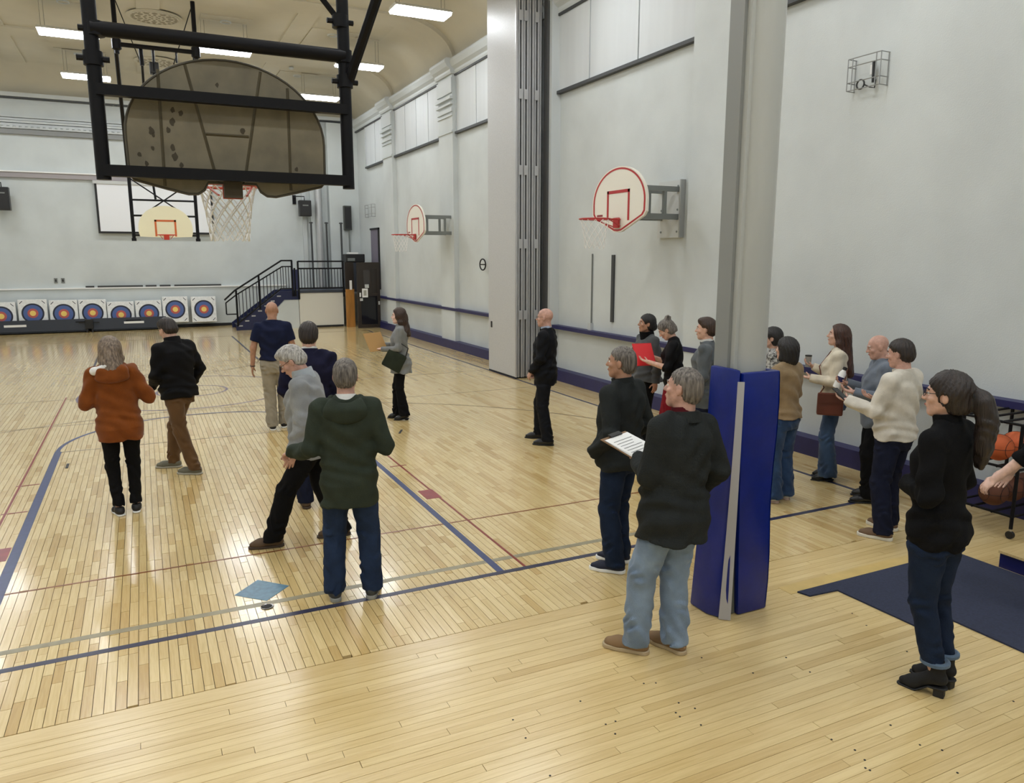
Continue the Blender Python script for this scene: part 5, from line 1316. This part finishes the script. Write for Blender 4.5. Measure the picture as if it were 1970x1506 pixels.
P_tan = person('woman with black bob, tan sweater, wide blue jeans and white sneakers right of pad', (5.66, 5.48), -56, 1.66,
    dict(m=C_tan, name='sweater', hem=-.02, grow=.034, arm=(.070, .064, .046), collar=dict(m=C_tan, z1=.545, r=.062)), dict(m=J_mid, name='wide_jeans', hem=.108, knee=.098, thigh=.104, end=.05), S_white,
    dict(kind='bob', thick=.010), {'l': ((-.26, .12, -1), (.55, .75, .35), HD((0, -.4, 1), (0, 0, 1), .4)), 'r': ((.25, .12, -1), (-.55, .7, .1), HD((0, -.4, 1), (0, 0, 1), .4))}, sex='f', skin='fair', hcol='black', head=(-4, 0, 0))
P_long = person('woman with very long auburn hair, cream sweater and flared jeans by the wall', (6.72, 5.80), -90, 1.69,
    dict(m=C_cream, name='sweater', hem=-.03, grow=.030, arm=(.074, .062, .042), collar=dict(m=C_cream, z1=.56, r=.058)), dict(m=J_flare, name='flared_jeans', hem=.105, knee=.076, thigh=.092, end=.03, fw=((6.64, 5.74, -8), (6.80, 5.88, -8))), S_heel,
    dict(kind='long', len=.30, thick=.010), {'l': ((-.2, .06, -1), (.2, 1, .12), HD((0, 0, 1), (1, 0, 0), .5, grip=.4)), 'r': ((.2, .12, -1), (-.2, .9, .45), HD((0, 0, 1), (-1, 0, 0), .5))}, sex='f', skin='fair', hcol='auburn', head=(-2, -6, 0))
P_blue = person('balding man in a blue grey shirt half hidden behind the man in oatmeal sweater', (6.50, 5.08), -104, 1.69,
    dict(m=C_blueg, name='shirt', hem=-.14, grow=.030, arm=(.070, .062, .048), collar=dict(m=C_blueg, z1=.57)), dict(m=C_blackp, hem=.082, knee=.082, thigh=.10, fw=((6.42, 5.02, -6), (6.62, 5.16, 4))), S_black,
    None, {'l': ((-.2, .12, -1), (.3, .9, .15), HD((0, 0, 1), (1, 0, 0), .5)), 'r': ((.25, .1, -1), (-.1, .9, .25), HD((-.3, 0, 1), (-1, 0, 0), .6, grip=.5))}, skin='rosy', hcol='silver', head=(0, 14, 0), belly=.16)
P_oat = person('man in oatmeal sweater and dark trousers holding a phone, brown white-soled shoes', (5.80, 4.34), -62, 1.75,
    dict(m=C_oat, name='sweater', hem=-.045, grow=.036, arm=(.074, .066, .048), collar=dict(m=C_oat, z1=.565, r=.070)), dict(m=J_navy, hem=.076, knee=.082, thigh=.104, fw=((5.68, 4.27, -22), (5.95, 4.42, 0))), S_brw,
    dict(kind='short', thick=.010), {'l': ((-.2, .3, -1), (-.05, 1, .22), HD((.2, 0, 1), (1, 0, 0), .55, grip=.5)), 'r': ((.22, .2, -1), (-.5, .9, .2), HD((0, 0, 1), (-1, 0, 0), .5))}, skin='rosy', hcol='dark', head=(-8, 10, 0), belly=.08, lean=-2)
P_boots = person('woman with dark wavy ponytail, black turtleneck, jeans and heeled ankle boots', (3.83, 2.555), -66, 1.775,
    dict(m=C_blackp, name='turtleneck', hem=-.115, grow=.02, arm=(.066, .058, .044), collar=dict(m=C_blackp, z0=.50, z1=.60, r=.056, th=.012)), dict(m=J_indigo, name='jeans', hem=.058, knee=.068, thigh=.108, end=.125, cuff=cloth('jean_cuff', (92, 110, 130)), fw=((3.86, 2.50, -14), (4.00, 2.54, 4))), S_boot,
    dict(kind='pony', len=.36, wave=.7, thick=.009), {'l': ((-.22, -.12, -1), (.6, .75, .0), None), 'r': ((.2, .0, -1), (-.7, .6, -.1), None)}, sex='f', skin='fair', hcol='dark', head=(-14, 0, 0), glasses=True, broad=1.0)
P_reach = person('person in black leaning forward at the right picture edge, pale forearm hanging down', (5.55, 2.75), -88, 1.72,
    dict(m=C_blackp, name='sweater', hem=-.10, grow=.028, sleeve=.76, arm=(.068, .060, .046)), dict(m=J_navy, hem=.07), S_black,
    dict(kind='short', thick=.010), {'l': ((-.1, .55, -.88), (.0, .7, -.8), HD((.3, -.5, 0), (0, 1, 0), .5)), 'r': ((.1, .5, -.85), (0, .5, -.85), HD((-1, 0, 0)))}, skin='pale', hcol='dark', lean=18, head=(0, 10, 0))

# ---------------------------------------------------------------- things they hold or wear loosely
def held(name, label, cat, P, p, rot=(0, 0, 0)):
    t = thing(name, label, cat, to_world(P, p)); t.rotation_euler = (rot[0], rot[1], -P['A']+rot[2]); return t
def grip_point(P, sd, out=.075, up=0.0):
    S, E, W, u, f, h = P['J'][sd]; return W+f*out*P['s']+npa(0, 0, up)
p = grip_point(P_clip, 'l', .11, .040)
t = held('clipboard', 'brown clipboard with white papers in the hand of the man in fleece', 'clipboard', P_clip, p, (radians(14), radians(-6), radians(4)))
MB().box((-.115, -.13, 0), (.115, .19, .004)).build('board', mat('hardboard', (120, 90, 60), .6), t)
for i in range(3): MB().obox((.002*i, .02-.002*i, .006+.0025*i), (.212, .285, .0016), Matrix.Rotation(.02*i, 3, 'Z')).build('sheet', M_paper, t)
MB().box((-.05, .155, .012), (.05, .19, .022)).build('clip', M_plastic, t)
for i in range(7): MB().box((-.08, .10-.03*i, .0132), (.08-.02*(i % 3), .104-.03*i, .0138)).build('print_line', M_steelgrey, t)
p = grip_point(P_papers, 'l', .09, .04)
t = held('paper_folder', 'tan paper folder held up by the woman in grey cardigan', 'folder', P_papers, p, (radians(60), 0, radians(-40)))
MB().box((-.16, -.08, 0), (.18, .22, .006)).build('cover', mat('manila', (178, 138, 84), .7), t); MB().box((-.15, -.07, -.004), (.17, .21, -.0002)).build('sheet', M_paper, t)
t = held('shoulder_bag', 'dark green bag under the arm of the woman in grey cardigan', 'bag', P_papers, P_papers['J']['l'][1]+npa(.01, .04, -.16), (radians(35), 0, 0))
b = MB(); b.prism([(-.16, -.14), (.14, -.17), (.17, .10), (-.12, .13)], lambda q: (-.045, q[0], q[1]), lambda q: (.045, q[0], q[1])); b.build('pouch', cloth('dark_green_bag', (44, 50, 40)), t, True, .025)
MB().tube([(0, -.1, .12), (0, -.06, .25), (0, .06, .25), (0, .12, .1)], .010, 6).build('strap', M_dark, t, True)
p = (grip_point(P_bun, 'l', .08, .03)+grip_point(P_bun, 'r', .08, .03))/2
t = held('red_folder', 'bright red folder held by the woman with the bun', 'folder', P_bun, p, (radians(58), 0, radians(-58)))
MB().box((-.13, -.15, 0), (.13, .15, .008)).build('cover', mat('bright_red_card', (214, 26, 34), .45), t); MB().box((-.12, -.14, .0085), (.12, .14, .012)).build('sheet', mat('red_sheet', (222, 44, 50), .5), t)
p = grip_point(P_long, 'r', .07, .03)
t = held('tumbler', 'small grey tumbler in the hand of the long haired woman', 'cup', P_long, p)
MB().lathe([(.001, -.06), (.030, -.06), (.036, .06), (.001, .06)], (0, 0, 0), 18).build('cup', mat('tumbler_grey', (150, 146, 140), .3), t, True); MB().lathe([(.037, .06), (.037, .072), (.001, .075)], (0, 0, 0), 18).build('lid', M_dark, t, True)
hipc = (P_long['LG']['l'][0]+npa(-.165, .03, -.02))
t = held('crossbody_bag', 'brown leather crossbody bag at the hip of the long haired woman', 'bag', P_long, hipc, (0, 0, radians(4)))
lth = mat('brown_leather', (102, 52, 38), .5, var=.06)
MB().box((-.035, -.13, -.13), (.035, .13, .11)).build('pouch', lth, t, bevel=.02); MB().box((-.042, -.125, .0), (-.0355, .125, .105)).build('flap', mat('brown_leather_flap', (92, 46, 34), .45), t)
sp_ = P_long['ub']((.10, .03, .52))-hipc; sp2 = P_long['ub']((0, .155, .34))-hipc; sp3 = P_long['ub']((-.06, -.14, .40))-hipc; sp4 = P_long['ub']((-.14, .10, .12))-hipc
MB().tube([(0, .11, .10), tuple(sp4), tuple(sp2), tuple(sp_), tuple(sp3), (0, -.11, .10)], .007, 6).build('strap', lth, t, True)
p = grip_point(P_oat, 'l', .085, .03)
t = held('phone', 'black phone in the hand of the man in oatmeal sweater', 'phone', P_oat, p, (radians(35), 0, 0))
MB().box((-.037, -.075, 0), (.037, .075, .009)).build('case', M_plastic, t, bevel=.003); MB().box((-.033, -.07, .0092), (.033, .07, .0098)).build('display', M_glassd, t)
S, E, W, u, f, h = P_oat['J']['l']
def band(P, sd, label, m, back=.02, r=.030):
    S, E, W, u, f, h = P['J'][sd]; c = W-f*back*P['s']; n = nrm(np.cross(f, npa(0, 0, 1))); v = np.cross(f, n)
    t = held('wristwatch', label, 'watch', P, c); Rz = rz(0)
    MB().tube([tuple((n*cos(a)+v*sin(a))*r*P['s']) for a in [2*pi*k/18 for k in range(18)]], .006, 6, True).build('strap', m, t, True)
    q = v*-r*P['s']*1.1; MB().obox(tuple(q), (.026, .026, .010)).build('dial', m, t)
band(P_oat, 'l', 'silver wristwatch on the man in oatmeal sweater', M_chrome, -.012, .031)
band(P_polo, 'l', 'dark wristwatch on the bald man in navy polo', M_dark, .0, .031)
p = grip_point(P_blue, 'r', .08, .03)
t = held('water_bottle', 'white bottle with dark cap held by the balding man in blue', 'bottle', P_blue, p, (radians(20), 0, 0))
MB().lathe([(.001, -.10), (.034, -.10), (.036, -.08), (.036, .06), (.02, .09), (.018, .10), (.001, .10)], (0, 0, 0), 18).build('body', M_white, t, True); MB().lathe([(.021, .095), (.021, .125), (.001, .13)], (0, 0, 0), 14).build('cap', M_dark, t, True)
MB().lathe([(.0365, -.03), (.0365, .02)], (0, 0, 0), 18, cap=False).build('band', M_navy, t, True)
